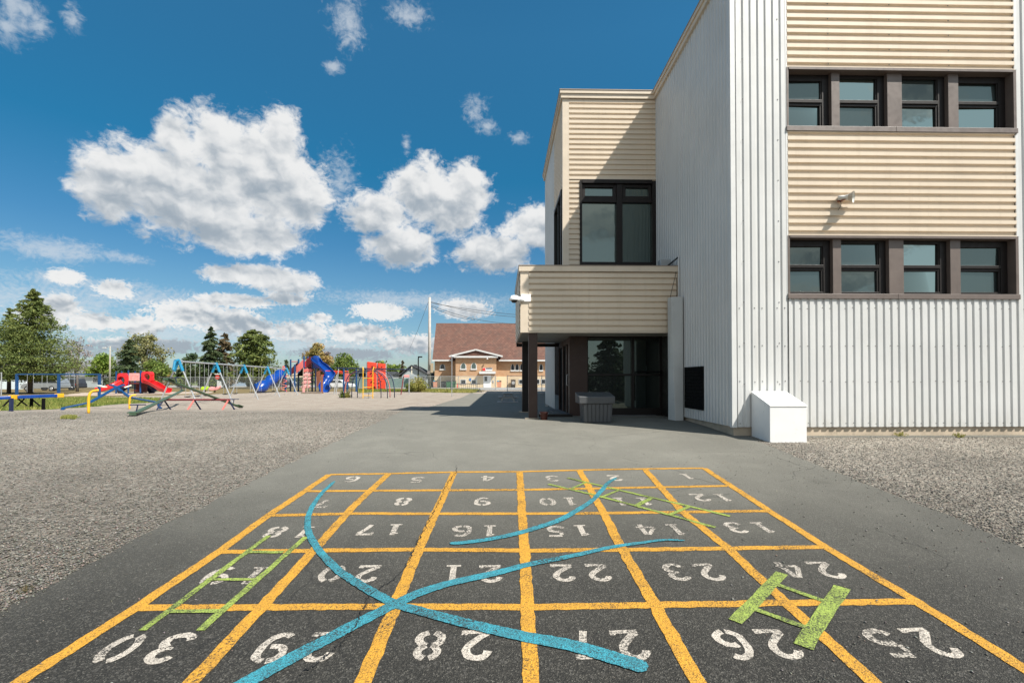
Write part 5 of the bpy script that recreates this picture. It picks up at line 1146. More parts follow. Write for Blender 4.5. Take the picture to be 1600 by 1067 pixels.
# stop sign
g = V3(339.5, 600, 80); ssn = thing('stop_sign', 'red octagonal stop sign with a white street plate on top', 'road sign', (g.x, g.y, 0)); c = V3(339.5, 589.3, 80)
mb = MB(); mb.tube([(g.x, g.y+.06, -.02), (g.x, g.y+.06, c.z+.7)], .04, 6); mb.build('post', M['galv'], ssn)
mb = MB(); mb.prism([(c.x+.36*math.cos(R(22.5+45*i)), c.y, c.z+.36*math.sin(R(22.5+45*i))) for i in range(8)], (0,.03,0)); pl = mb.build('plate', M['sign_red'], ssn)
mb = MB(); mb.box(c.x-.2, c.x+.2, c.y-.012, c.y-.004, c.z-.06, c.z+.06); mb.build('lettering', M['white_paint'], pl)
mb = MB(); mb.box(c.x-.42, c.x+.42, c.y-.02, c.y+.02, c.z+.42, c.z+.58); mb.build('street_plate', M['white_paint'], ssn)
g = V3(343.3, 603, 78); wbx = thing('utility_cabinet', 'small white cabinet below the stop sign', 'cabinet', (g.x, g.y, 0)); mb = MB(); mb.box(g.x-.3, g.x+.3, g.y-.25, g.y+.25, .15, V3(343, 595, 78).z); mb.build('body', M['house_white'], wbx, bevel=.03)
mb = MB(); mb.box(g.x-.2, g.x+.2, g.y-.15, g.y+.15, -.02, .15); mb.build('plinth', M['stone_grey'], wbx)

# ---------------------------------------------------------------- fences
def chain_fence(pts, zt_, posts, lab, par_tall=0):
    t = thing('chain_link_fence', lab, 'fence', (pts[0][0], pts[0][1], 0))
    mb = MB()
    for a, b in zip(pts, pts[1:]): mb.face([(a[0],a[1],.03),(b[0],b[1],.03),(b[0],b[1],zt_),(a[0],a[1],zt_)])
    mb.build('mesh_panel', M['chain_link'], t)
    mb = MB()
    for a, b in zip(pts, pts[1:]): mb.tube([(a[0],a[1],zt_), (b[0],b[1],zt_)], .03, 6)
    mb.build('top_rail', M['galv'], t)
    for x, y_ in posts: mb = MB(); mb.tube([(x, y_, -.02), (x, y_, zt_+.05)], .04, 8); mb.build('post', M['galv'], t)
yf = 61.0; xs = [at(px, 600, yf).x for px in (639.5, 664, 688, 716, 745, 774)]
chain_fence([(at(639,600,yf).x, yf), (at(776,600,yf).x, yf)], V3(700, 588, yf).z, [(x, yf) for x in xs], 'chain link fence along the street before the church')
xs = [at(px, 600, 57).x for px in (792.5, 846.5, 905, 960)]
chain_fence([(xs[0], 57), (xs[-1], 57)], V3(800, 587, 57).z, [(x, 57) for x in xs], 'chain link fence on dark posts seen past the entrance posts')
yf = 72; xs = [at(px, 600, yf).x for px in range(120, 650, 34)]
chain_fence([(xs[0], yf), (xs[-1], yf)], 1.75, [(x, yf) for x in xs], 'long chain link fence behind the playground swings')
yf = 45; xs = [at(px, 600, yf).x for px in (-120, -60, 2.2)]
chain_fence([(xs[0], yf), (xs[-1], yf)], V3(2, 582.5, yf).z, [(x, yf) for x in xs], 'tall chain link fence ending at a grey post near the larch')
def board_fence(name, px0, px1, yy, top, mat, lab, n):
    t = thing(name, lab, 'fence', (at(px0,600,yy).x, yy, 0)); x0_, x1_ = at(px0,600,yy).x, at(px1,600,yy).x; z = V3(px0, top, yy).z; mb = MB(); w = (x1_-x0_)/n
    for i in range(n): mb.box(x0_+i*w, x0_+i*w+w*.94, yy, yy+.05, .02, z*(1+.006*((i*7) % 5-2)))
    mb.build('boards', mat, t); mb = MB(); mb.box(x0_, x1_, yy+.051, yy+.12, z*.75, z*.75+.1); mb.box(x0_, x1_, yy+.051, yy+.12, .3, .4); mb.build('rail', mat, t)
board_fence('board_fence', -60, 36, 72, 593, M['fence_white'], 'pale bluish board fence behind the larch trunk', 50)
board_fence('board_fence', 505, 640, 84, 591, M['fence_green'], 'grey-green board fence behind the climbing frames', 80)

# ---------------------------------------------------------------- church across the street
YK = 87.0; k = lambda px, py, dy=0: V3(px, py, YK+dy)
ch = thing('church', 'brick church with a steep brown shingle roof across the street', 'church', (k(760, 605).x, YK, 0))
xa, xb = k(679, 600).x, k(960, 600).x; ze = k(760, 563.5).z; zbk = k(760, 588).z
mb = MB(); mb.box(xa, xb, YK, YK+17, zbk, ze+.1); mb.build('wall', M['brick'], ch)
mb = MB(); mb.box(xa-.01, xb, YK-.03, YK+17, -.1, zbk); mb.build('wall', M['cream_wall'], ch)
rx0 = k(675.5, 563, -.6).x; zrd = V3(682, 505, YK+8.5).z; xr_ = V3(682, 505, YK+8.5).x
mb = MB(); mb.hexa([(rx0,YK-.7,ze-.05),(xb+1,YK-.7,ze-.05),(xb+1,YK+17.7,ze-.05),(rx0,YK+17.7,ze-.05)], [(xr_-.05,YK+8.45,zrd),(xb+1,YK+8.45,zrd),(xb+1,YK+8.55,zrd),(xr_-.05,YK+8.55,zrd)]); mb.build('roof', M['shingles'], ch)
mb = MB(); mb.box(rx0-.05, k(711.5,560).x-.5, YK-.78, YK-.702, ze-.12, ze+.14); mb.box(k(776.5,560).x+.3, xb+1, YK-.78, YK-.702, ze-.12, ze+.14); mb.build('gutter', M['white_paint'], ch)
# gabled porch
pxa, pxb, pd = k(712, 600, -2).x, k(775.5, 600, -2).x, 2.2; zpe = k(745, 557.5, -2).z; zpk = k(745, 547.6, -2).z; pm = (pxa+pxb)/2
mb = MB(); mb.box(pxa, pxb, YK-pd, YK-.001, zbk, zpe); mb.build('porch_wall', M['brick'], ch)
mb = MB(); mb.box(pxa-.01, pxb+.01, YK-pd-.03, YK-.031, -.1, zbk); mb.build('porch_wall', M['cream_wall'], ch)
mb = MB(); mb.prism([(pxa-.9,YK-pd-.4,zpe+.05),(pxb+.9,YK-pd-.4,zpe+.05),(pm,YK-pd-.4,zpk+.02)], (0,7.5,0)); mb.build('gable', M['shingles'], ch)
mb = MB(); q = YK-pd-.55
for a, b in (((pxa-1.1, zpe+.05), (pm, zpk+.1)), ((pm, zpk+.1), (pxb+1.1, zpe+.05))): mb.bar((a[0], q, a[1]), (b[0], q, b[1]), .16, .26)
mb.box(pxa-.3, pxb+.3, q+.03, q+.16, zpe-.18, zpe+.12); mb.build('gable_trim', M['white_paint'], ch)
def arched(px, y0_, y1_, w, dy, par=ch):
    c = k(px, y1_, dy); z0_, z1_ = k(px, y1_, dy).z, k(px, y0_, dy).z; hw = w/2; f_ = YK+dy
    pr = lambda s_: [(c.x-hw*s_, z0_), (c.x+hw*s_, z0_), (c.x+hw*s_, z0_+(z1_-z0_)*.55), (c.x+hw*s_*.62, z0_+(z1_-z0_)*.83), (c.x, z1_), (c.x-hw*s_*.62, z0_+(z1_-z0_)*.83), (c.x-hw*s_, z0_+(z1_-z0_)*.55)]
    mb = MB(); mb.prism([(x, f_-.07, z) for x, z in pr(1.35)], (0,.06,0)); mb.box(c.x-hw*1.5, c.x+hw*1.5, f_-.14, f_-.02, z0_-.22, z0_-.001); w_ = mb.build('window', M['white_paint'], par)
    mb = MB(); mb.prism([(x, f_-.085, z) for x, z in pr(1.0)], (0,.014,0)); mb.build('pane', M['glass_upper'] if dy < -1 else M['window_dark'], w_)
arched(724, 567, 576, .75, -pd); arched(740.3, 566.5, 576, .75, -pd); arched(691.5, 568.5, 576.5, .7, 0)
for px in (801, 808, 815.3, 833, 845.5, 862): arched(px, 568.5, 578.3, .5, 0)
for px, y0_, y1_, dy, w in ((724, 593.5, 599, -pd, .75), (740.3, 593.7, 599, -pd, .7), (814, 593.5, 599, 0, .6), (822, 593.5, 599, 0, .6), (840, 593, 599, 0, .6), (849, 593, 599, 0, .6)):
    p = k(px, y1_, dy); z1_ = k(px, y0_, dy).z; mb = MB(); f_ = YK+dy-.04; mb.box(p.x-w/2-.13, p.x+w/2+.13, f_-.06, f_-.0, p.z-.13, z1_+.12); w_ = mb.build('window', M['white_paint'], ch); mb = MB(); mb.box(p.x-w/2, p.x+w/2, f_-.075, f_-.061, p.z, z1_); mb.build('pane', M['window_dark'], w_)
f_ = YK-pd-.03; p, q = k(755.3, 604.5, -pd), k(767.5, 586.5, -pd); mb = MB(); mb.box(p.x, q.x, f_-.08, f_-.005, 0.02, q.z); dr = mb.build('door', M['door_white'], ch)
a, b = k(757, 595.5, -pd), k(761.3, 588, -pd); mb = MB(); mb.box(a.x, b.x, f_-.1, f_-.081, a.z, b.z); mb.build('pane', M['window_dark'], dr)
mb = MB(); x_ = q.x-.22; mb.box(x_, x_+.08, f_-.14, f_-.081, .95, 1.15); mb.build('handle', M['galv'], dr)
a, b = k(749, 584, -pd), k(774.3, 580.2, -pd); mb = MB(); mb.box(a.x, b.x, f_-.9, f_-.001, a.z, b.z); mb.build('door_canopy', M['white_paint'], ch)
a, b = k(754, 579.6, -pd), k(769.3, 574.5, -pd); mb = MB(); mb.box(a.x, b.x, f_-.14, f_-.05, a.z+.02, b.z); sg = mb.build('name_board', M['white_paint'], ch)
mb = MB(); mb.box(a.x+.02, a.x+.5, f_-.155, f_-.141, a.z+.05, b.z-.05); mb.build('emblem', M['sign_red'], sg); mb = MB()
rnd = random.Random(2)
for r_ in range(1):
    x = a.x+.6
    while x < b.x-.12: w_ = rnd.uniform(.07, .13); mb.box(x, x+w_, f_-.155, f_-.141, a.z+.34, b.z-.04); x += w_+.015
mb.build('lettering', M['navy'], sg)
c = k(734.7, 593, -pd); mb = MB(); mb.prism([(c.x+.22*math.cos(R(30*i)), f_-.05, c.z+.28*math.sin(R(30*i))) for i in range(12)], (0,.04,0)); mb.build('round_sign', M['sign_blue'], ch)
c = k(770.5, 596, -pd); mb = MB(); mb.box(c.x-.13, c.x+.13, f_-.1, f_-.001, c.z-.2, c.z+.25); mb.build('mail_box', M['stone_grey'], ch, bevel=.03)
c = k(761.5, 558.8, -pd); mb = MB(); mb.lathe([(.001,.14),(.12,.1),(.16,0),(.12,-.1),(.001,-.14)], (c.x, YK-pd-.62, c.z-.22), 12); mb.build('yard_light', M['white_paint'], ch, smooth=True)
# things along the church wall
def trash(px0, px1, top, base, name, lab, cat, mat, dy, group=None, wheels=False):
    p, q = V3(px0, base, YK+dy), V3(px1, top, YK+dy); t = thing(name, lab, cat, ((p.x+q.x)/2, YK+dy, 0), group); w = (q.x-p.x)
    mb = MB(); mb.hexa([(p.x+.06,YK+dy,.06),(q.x-.06,YK+dy,.06),(q.x-.06,YK+dy+.9,.06),(p.x+.06,YK+dy+.9,.06)], [(p.x,YK+dy-.03,q.z-.12),(q.x,YK+dy-.03,q.z-.12),(q.x,YK+dy+.95,q.z-.12),(p.x,YK+dy+.95,q.z-.12)]); mb.build('body', mat, t, bevel=.03)
    return t, p, q
t, p, q = trash(696.8, 712, 595, 605.5, 'dumpster', 'dark green steel dumpster at the church corner', 'dumpster', M['dumpster'], -2.9)
mb = MB(); mb.hexa([(p.x-.04,YK-2.97,q.z-.12),(q.x+.04,YK-2.97,q.z-.12),(q.x+.04,YK-1.9,q.z-.12),(p.x-.04,YK-1.9,q.z-.12)], [(p.x-.04,YK-2.97,q.z-.06),(q.x+.04,YK-2.97,q.z-.06),(q.x+.04,YK-1.9,q.z+.08),(p.x-.04,YK-1.9,q.z+.08)]); mb.build('lid', M['dark_plastic'], t)
mb = MB()
for i in range(5): x = p.x+.15+i*(q.x-p.x-.3)/4; mb.box(x-.04, x+.04, YK-2.97, YK-2.93, .15, q.z-.2)
mb.build('ribs', M['dumpster'], t)
t, p, q = trash(689, 696.5, 595.5, 605, 'trash_cart', 'black wheeled trash cart beside the green dumpster', 'trash cart', M['dark_plastic'], -1.6)
mb = MB(); mb.box(p.x-.03, q.x+.03, YK-1.66, YK-.6, q.z-.12, q.z-.02); mb.build('lid', M['black'], t, bevel=.03)
for (p0_, p1_, lab) in ((676.5, 682.5, 'wooden bin with a blue bag beside the big pole'), (776.3, 783.5, 'wooden bin with a blue bag beside the church door')):
    t, p, q = trash(p0_, p1_, 595.5, 605, 'litter_bin', lab, 'litter bin', M['bin_orange'], -1.9, 'wooden litter bins at the church')
    mb = MB(); xm = (p.x+q.x)/2; mb.box(p.x, xm, YK-1.95, YK-1.0, q.z-.119, q.z+.12); mb.build('bag', M['bin_blue'], t, bevel=.1); mb = MB(); mb.box(xm+.01, q.x, YK-1.95, YK-1.0, q.z-.119, q.z+.1); mb.build('hood', M['bark'], t, bevel=.05)
p, q = V3(798.5, 604, YK-.7), V3(805.5, 593, YK-.7); t = thing('heat_pump', 'dark grey heat pump unit against the cream church wall', 'heat pump', ((p.x+q.x)/2, YK-.7, 0))
mb = MB(); mb.box(p.x, q.x, YK-.75, YK-.3, .25, q.z); mb.build('housing', M['bark'], t, bevel=.03); mb = MB(); c = ((p.x+q.x)/2, YK-.751, (q.z+.25)/2); mb.lathe([(.28,0),(.26,.03),(.001,.03)], c, 18, Matrix.Rotation(R(90), 3, 'X')); mb.build('fan_grille', M['stone_grey'], t)
mb = MB(); mb.box(p.x+.05, q.x-.05, YK-.72, YK-.35, 0, .25); mb.build('stand', M['black'], t)
c = V3(715, 605, YK-3.2); t = thing('traffic_cone', 'orange traffic cone beside the green dumpster', 'traffic cone', (c.x, YK-3.2, 0)); mb = MB(); mb.lathe([(.17,.03),(.04,.62),(.001,.64)], (c.x, YK-3.2, 0), 14); mb.build('body', M['orange_red'], t, smooth=True); mb = MB(); mb.box(c.x-.24, c.x+.24, YK-3.44, YK-2.96, -.01, .03); mb.build('base', M['orange_red'], t)

# ---------------------------------------------------------------- houses behind
def house(name, lab, px0, px1, yy, wall_top, ridge, wallm, roofm, depth=9, hip=.0, eave=.4, ridge_px=None, wins=(), door=None):
    x0_, x1_ = at(px0,600,yy).x, at(px1,600,yy).x; zt_ = V3(px0, wall_top, yy).z; zr = V3(px0, ridge, yy+depth/2).z; t = thing(name, lab, 'house', ((x0_+x1_)/2, yy, 0))
    mb = MB(); mb.box(x0_, x1_, yy, yy+depth, -.1, zt_)
    if ridge_px: pm_ = at(ridge_px, ridge, yy).x; zr = V3(px0, ridge, yy).z; mb.prism([(x0_,yy+.02,zt_+.001),(x1_,yy+.02,zt_+.001),(pm_,yy+.02,zr-.15)], (0,depth-.04,0))
    mb.build('wall', wallm, t)
    mb = MB()
    if ridge_px:
        for a, b in (((x0_-eave, zt_-.15), (pm_, zr)), ((pm_, zr), (x1_+eave, zt_-.15))): mb.prism([(a[0],yy-.4,a[1]),(b[0],yy-.4,b[1]),(b[0],yy-.4,b[1]+.22),(a[0],yy-.4,a[1]+.22)], (0,depth+.8,0))
    else:
        i = hip*(x1_-x0_)/2; mb.hexa([(x0_-eave,yy-eave,zt_),(x1_+eave,yy-eave,zt_),(x1_+eave,yy+depth+eave,zt_),(x0_-eave,yy+depth+eave,zt_)], [(x0_+i-eave*.9,yy+depth/2-.05,zr),(x1_-i+eave*.9,yy+depth/2-.05,zr),(x1_-i+eave*.9,yy+depth/2+.05,zr),(x0_+i-eave*.9,yy+depth/2+.05,zr)])
    rf = mb.build('roof', roofm, t)
    for px, y0_, y1_, w in wins:
        p = V3(px, y1_, yy); z1_ = V3(px, y0_, yy).z; mb = MB(); mb.box(p.x-w/2-.1, p.x+w/2+.1, yy-.06, yy-.001, p.z-.1, z1_+.1); w_ = mb.build('window', M['white_paint'], t); mb = MB(); mb.box(p.x-w/2, p.x+w/2, yy-.075, yy-.061, p.z, z1_); mb.build('pane', M['window_dark'], w_)
    return t, rf, x0_, x1_, zt_, zr
t, rf, *_ = house('garage', 'low grey building with a dark gable roof beside the pole', 628, 667, 86, 585.5, 572, M['house_grey'], M['roof_dark'], 8, ridge_px=643, wins=((634,592,598,.9),))
mb = MB(); c = V3(649, 575, 88); mb.box(c.x-.25, c.x+.25, 87.8, 88.3, c.z-.8, c.z+.6); mb.build('chimney', M['roof_dark'], rf)
mb = MB(); c = V3(665, 595, 86); mb.box(c.x-.5, c.x+.1, 85.94, 85.999, 0, 2.0); mb.build('door', M['roof_grey'], t)
house('house', 'white bungalow behind the pale board fence', -30, 40, 92, 590, 580, M['house_white'], M['roof_grey'], 9, .3, wins=((10,592,597,1.2),(28,592,597,1.0)))
house('house', 'grey-roofed house hidden behind the bare grey tree', 100, 160, 90, 588, 562, M['house_grey'], M['roof_grey'], 10, .1, wins=((128,591,597,1.1),(150,591,597,1.1)))
house('house', 'blue-grey two-storey house between the dark spruces', 348, 388, 104, 583, 571.5, M['house_blue'], M['roof_grey'], 9, .2, wins=((357,587,593,1.1),(368,587,593,1.1),(380,587,593,1.1)))
house('house', 'low house with a pinkish grey roof behind the tube slide', 424, 452, 102, 590.5, 583.5, M['house_white'], M['tan_board'], 9, .2, wins=((432,593,597,1.0),(441,593,597,1.0)))
house('house', 'pale flat-roofed house behind the ring bridge', 540, 576, 96, 577.5, 574.8, M['house_grey'], M['roof_dark'], 8, .05, eave=.9, wins=((550,583,589,1.4),(566,583,589,1.4)))
house('shed', 'small pale shed with a dark roof beside the red climbing wall', 603, 614, 92, 585, 580.5, M['house_white'], M['roof_dark'], 5, .1, wins=((608,590,595,.8),))

# ---------------------------------------------------------------- cars
def car(lab, px, base, facing, paint_, prof, Lc=4.4, Hc=1.5, name='parked_car', cat='car'):
    g = G(px, base); t = thing(name, lab, cat, (g.x, g.y, 0)); f = facing; W2 = .85
    def P_(x, z, y_): return (g.x+f*(x-.5)*Lc, g.y+y_, z*Hc)
    low = [(0,.22),(.02,.48),(.06,.55)] + prof['hood'] + prof['tail'] + [(1,.28),(.98,.2),(.90,.18),(.1,.18)]
    mb = MB(); a = [P_(x, z, -W2) for x, z in low]; mb.prism(a, (0, 2*W2, 0)); mb.build('body', paint_, t, bevel=.05)
    mb = MB(); cab = prof['cab']; mb.hexa([P_(x, z, -W2+.03) for x, z in cab], [P_(x, z, W2-.03) for x, z in cab]); cb_ = mb.build('cabin', paint_, t, bevel=.05)
    mb = MB(); xs_ = [c[0] for c in cab]; cx_ = (min(xs_)+max(xs_))/2; z0_ = min(c[1] for c in cab); z1_ = max(c[1] for c in cab)
    for s_ in prof['win']:
        q = [P_(x, z, -W2+.025) for x, z in s_]; mb.prism(q, (0, -.008+.0, 0)); 
    mb.build('side_glass', M['car_glass'], cb_)
    for wx in (.18, .80):
        c = P_(wx, .22, -W2-.01); mb = MB(); r_ = .33; Mx = Matrix.Rotation(R(90), 3, 'X'); mb.lathe([(.001,-.11),(r_,-.11),(r_,.11),(.001,.11)], (c[0], c[1]+.1, r_-.005), 20, Mx); wh = mb.build('wheel', M['rubber'], t)
        mb = MB(); mb.lathe([(.2,.0),(.18,.02),(.001,.03)], (c[0], c[1]-.012, r_-.005), 16, Mx); mb.build('rim', M['galv'], wh)
    mb = MB(); c = P_(.985, .50, -W2+.06); mb.box(c[0]-.07, c[0]+.07, c[1]-.12, c[1]+.12, c[2]-.1, c[2]+.12); mb.build('tail_light', M['sign_red'], t, bevel=.02)
    mb = MB(); c = P_(.015, .46, -W2+.1); mb.box(c[0]-.07, c[0]+.07, c[1]-.12, c[1]+.12, c[2]-.07, c[2]+.07); mb.build('headlight', M['lamp_glass'], t, bevel=.02)
van = dict(hood=[(.20,.62)], tail=[(.97,.62),(.99,.45)], cab=[(.20,.60),(.40,.97),(.60,1.0),(.90,.97),(.985,.60)], win=[[(.27,.63),(.40,.90),(.46,.91),(.46,.63)], [(.48,.63),(.48,.92),(.68,.92),(.68,.63)], [(.70,.63),(.70,.92),(.88,.90),(.94,.63)]])
suv = dict(hood=[(.26,.60)], tail=[(.98,.62),(.99,.45)], cab=[(.26,.58),(.38,.96),(.60,1.0),(.92,.96),(.97,.60)], win=[[(.31,.63),(.40,.90),(.52,.91),(.52,.63)], [(.54,.63),(.54,.92),(.72,.92),(.72,.63)], [(.74,.63),(.74,.91),(.89,.89),(.93,.63)]])
sed = dict(hood=[(.28,.60)], tail=[(.86,.62),(.97,.60),(.99,.45)], cab=[(.27,.58),(.42,.96),(.62,1.0),(.74,.95),(.88,.60)], win=[[(.33,.63),(.43,.90),(.55,.92),(.55,.63)], [(.57,.63),(.57,.92),(.70,.90),(.80,.63)]])
car('silver minivan parked behind the blue toddler swings', 72, 611, 1, M['car_silver'], van, 4.7, 1.62)
car('dark blue car parked behind the silver minivan', 107, 609.6, 1, M['car_dark'], suv, 3.6, 1.55)
car('white car parked beyond the navy climbing posts', 531, 607.5, -1, M['car_white'], sed, 4.3, 1.45)
car('dark car parked on the street past the swings', 441, 606.8, 1, M['car_dark'], sed, 4.3, 1.4)

# ---------------------------------------------------------------- trees and plants
def quads(P0, A, B):
    """one small leaf face at each point, spanned by vectors A and B; bent along the middle"""
    n = len(P0); v = np.empty((n, 4, 3), np.float32); v[:, 0] = P0-A*.5; v[:, 1] = P0+B*.5; v[:, 2] = P0+A*.5; v[:, 3] = P0-B*.5
    return v, np.arange(n*4)
def rand_dir(r, n):
    v = r.normal(size=(n, 3)); return v/np.linalg.norm(v, axis=1)[:, None]
def conifer(t, base, h, rad, leaf, bark, seed, n_br=120, per=42, t0=.10, ls=.34, droop=.25, power=.85, lean=0, thin=.3, ragged=.35, name='crown', stem_r=None, top_sparse=True):
    r = np.random.default_rng(seed); x, y, z = base
    mb = MB(); tr = stem_r or h*.018; mb.tube([(x, y, z-.1), (x+lean*.4, y, z+h*.5), (x+lean, y, z+h*.98)], [tr, tr*.6, tr*.08], 9)
    tt = t0 + (1-t0)*r.random(n_br)**1.15; an = r.uniform(0, 6.283, n_br); rl = rad*((1-tt)/(1-t0))**power*(1-ragged + ragged*1.6*r.random(n_br)) + .12
    low = np.clip((tt-t0)/.10, .45, 1); rl *= low
    for k in np.argsort(-rl)[:26]: mb.tube([(x+lean*tt[k], y, z+h*tt[k]), (x+lean*tt[k]+math.cos(an[k])*rl[k]*.8, y+math.sin(an[k])*rl[k]*.8, z+h*tt[k]-droop*rl[k]*.5)], [tr*.22, tr*.05], 4)
    mb.build('trunk', bark, t, smooth=True)
    n = n_br*per; b = np.repeat(np.arange(n_br), per); s = r.random(n)**.75
    w = rl[b]*thin*(1-.55*s)*r.normal(0, .5, n); ca, sa = np.cos(an[b]), np.sin(an[b])
    P = np.stack([x+lean*tt[b]+ca*rl[b]*s - sa*w, y+sa*rl[b]*s+ca*w, z+h*tt[b] - droop*rl[b]*s**1.5 + .10*rl[b]*s*s + r.normal(0, .05, n)*rl[b]-abs(w)*.25], 1)
    d = np.stack([ca, sa, -droop*np.ones(n)], 1) + r.normal(0, .55, (n, 3)); d /= np.linalg.norm(d, axis=1)[:, None]
    e = np.cross(d, rand_dir(r, n)); e /= np.linalg.norm(e, axis=1)[:, None]
    L_ = ls*r.uniform(.6, 1.3, n)
    v, i = quads(P, d*L_[:, None], e*(L_*.36)[:, None]); raw_mesh(name, v, 4, i, leaf, t)
def broadleaf(t, base, h, rad, leaf, bark, seed, clumps=26, per=190, ls=.22, t0=.22, tall=1.0, shape=.5, stem_r=None, trunks=1, cs=.34):
    r = np.random.default_rng(seed); x, y, z = base; tr = stem_r or h*.022
    cz = z + h*(t0+1)/2; hh = h*(1-t0)/2; cc = []
    while len(cc) < clumps:
        p = r.uniform(-1, 1, 3)
        if np.linalg.norm(p) > 1: continue
        k = 1-shape*max(0, p[2]); p[:2] *= k; cc.append(p*.80)
    cc = np.array(cc); C3 = np.stack([x+cc[:, 0]*rad, y+cc[:, 1]*rad, cz+cc[:, 2]*hh], 1); cr = rad*cs*r.uniform(.55, 1.25, clumps)
    mb = MB()
    for q in range(trunks): o = (q-(trunks-1)/2)*tr*2.5; mb.tube([(x+o, y, z-.1), (x+o*1.5+r.normal(0,.1), y, z+h*.35), (x+o*3+r.normal(0,.2), y, z+h*.8)], [tr, tr*.65, tr*.12], 9)
    for k in range(0, clumps, 2): zz = z+h*r.uniform(.2, .5); mb.tube([(x, y, zz), tuple((C3[k]*.6+np.array([x, y, zz])*.4)+np.array([0,0,.2])), tuple(C3[k])], [tr*.4, tr*.22, tr*.06], 5)
    mb.build('trunk', bark, t, smooth=True)
    n = clumps*per; b = np.repeat(np.arange(clumps), per); dd = rand_dir(r, n); q = r.random(n)**.45*(1+.25*r.normal(0, 1, n)*(r.random(n) < .25))
    P = C3[b] + dd*(cr[b]*q)[:, None]*np.array([1, 1, .78]); a = rand_dir(r, n); e = np.cross(a, rand_dir(r, n)); e /= np.linalg.norm(e, axis=1)[:, None]
    L_ = ls*r.uniform(.6, 1.4, n); v, i = quads(P, a*L_[:, None], e*(L_*.7)[:, None]); raw_mesh('crown', v, 4, i, leaf, t)
def tree(kind, lab, px, top, width, yy, seed, name, cat='tree', **kw):
    p = V3(px, 600, yy); h = V3(px, top, yy).z; w = width*yy/FP/2; t = thing(name, lab, cat, (p.x, yy, 0))
    (conifer if kind == 'c' else broadleaf)(t, (p.x, yy, 0), h, w, kw.pop('leaf'), kw.pop('bark'), seed, **kw); return t
# the two larches
tree('c', 'large shaggy green larch behind the blue swing frame, taller of two', 47, 452, 158, 50, 1, 'larch_tree', leaf=M['needles_green'], bark=M['bark'], n_br=500, per=66, t0=.14, ls=.24, droop=.10, power=.95, stem_r=.27, ragged=.42, thin=.34, lean=.3)
tree('c', 'slender larch top rising just in front of the large larch', 14, 481, 100, 51.5, 2, 'larch_tree', leaf=M['needles_green'], bark=M['bark'], n_br=240, per=52, t0=.18, ls=.24, droop=.10, power=1.05, stem_r=.18, ragged=.5, thin=.32)
tree('b', 'sparse grey half-dead tree beside the large larch', 121, 520, 44, 58, 3, 'bare_tree', leaf=M['leaves_grey'], bark=M['bark_grey'], clumps=34, per=26, ls=.17, t0=.30, stem_r=.16, cs=.4, shape=.3)
tree('b', 'low bright green bushy tree behind the pale light pole', 162, 552, 50, 76, 4, 'broadleaf_tree', leaf=M['leaves_bright'], bark=M['bark'], clumps=26, per=150, ls=.30, t0=.1)
tree('c', 'dark spruce in front of the pale birch', 201, 531, 62, 74, 5, 'spruce_tree', leaf=M['needles_dark'], bark=M['bark'], n_br=150, per=44, t0=.06, ls=.48, droop=.35, power=.75)
tree('b', 'tall pale green birch with an airy crown over the slide tower', 226, 514, 74, 80, 6, 'birch_tree', leaf=M['leaves_pale'], bark=M['birch_bark'], clumps=44, per=110, ls=.30, t0=.15, shape=.35, cs=.30, trunks=2)
tree('b', 'rounded green tree below the birch beside the swing cap', 243, 558, 46, 72, 7, 'broadleaf_tree', leaf=M['leaves_green'], bark=M['bark'], clumps=24, per=150, ls=.28, t0=.08)
tree('b', 'brownish green shrubby tree growing straight under the birch', 262, 572, 26, 78, 27, 'broadleaf_tree', leaf=M['leaves_yellow'], bark=M['bark'], clumps=14, per=100, ls=.28, t0=.05)
tree('b', 'small dark green tree behind the front swing bay', 298, 547, 46, 80, 8, 'broadleaf_tree', leaf=M['needles_dark'], bark=M['bark'], clumps=22, per=150, ls=.34, t0=.05, shape=.75)
tree('c', 'tall dark blue-green spruce above the swing beam', 329, 511, 52, 84, 9, 'spruce_tree', leaf=M['needles_dark'], bark=M['bark'], n_br=150, per=46, t0=.05, ls=.55, droop=.4, power=.72)
tree('c', 'brownish spruce beside the taller blue-green spruce', 350, 520, 42, 87, 10, 'spruce_tree', leaf=M['needles_brown'], bark=M['bark'], n_br=140, per=46, t0=.05, ls=.52, droop=.4, power=.62)
tree('c', 'big yellow-green pine with a wide crown behind the swing beam', 397, 516, 84, 78, 11, 'pine_tree', leaf=M['needles_green'], bark=M['bark'], n_br=230, per=50, t0=.13, ls=.55, droop=.15, power=.42, ragged=.3, stem_r=.3, thin=.36)
tree('c', 'tiny dark spruce tip behind the pink climbing panels', 447, 561, 16, 108, 12, 'spruce_tree', leaf=M['needles_dark'], bark=M['bark'], n_br=60, per=26, t0=.05, ls=.6, droop=.35)
tree('b', 'yellow-green birch with a half bare crown behind the blue slide', 496, 533, 52, 84, 13, 'birch_tree', leaf=M['leaves_yellow'], bark=M['birch_bark'], clumps=36, per=110, ls=.32, t0=.12, shape=.4, cs=.32)
tree('b', 'thin pinkish yellow tree beside the yellow-green birch', 511, 538, 24, 85.5, 28, 'birch_tree', leaf=M['leaves_grey'], bark=M['birch_bark'], clumps=22, per=60, ls=.28, t0=.15)
tree('b', 'green leafy tree behind the ring bridge', 537, 542, 48, 82, 14, 'broadleaf_tree', leaf=M['leaves_green'], bark=M['birch_bark'], clumps=34, per=120, ls=.32, t0=.10, shape=.6)
tree('b', 'yellowish tree peeking over the red climbing wall', 588, 562, 26, 100, 15, 'broadleaf_tree', leaf=M['leaves_yellow'], bark=M['bark'], clumps=18, per=90, ls=.38, t0=.1)
tree('b', 'small green tree just past the red climbing wall', 602, 563, 14, 102, 29, 'broadleaf_tree', leaf=M['leaves_pale'], bark=M['bark'], clumps=12, per=80, ls=.36, t0=.1)
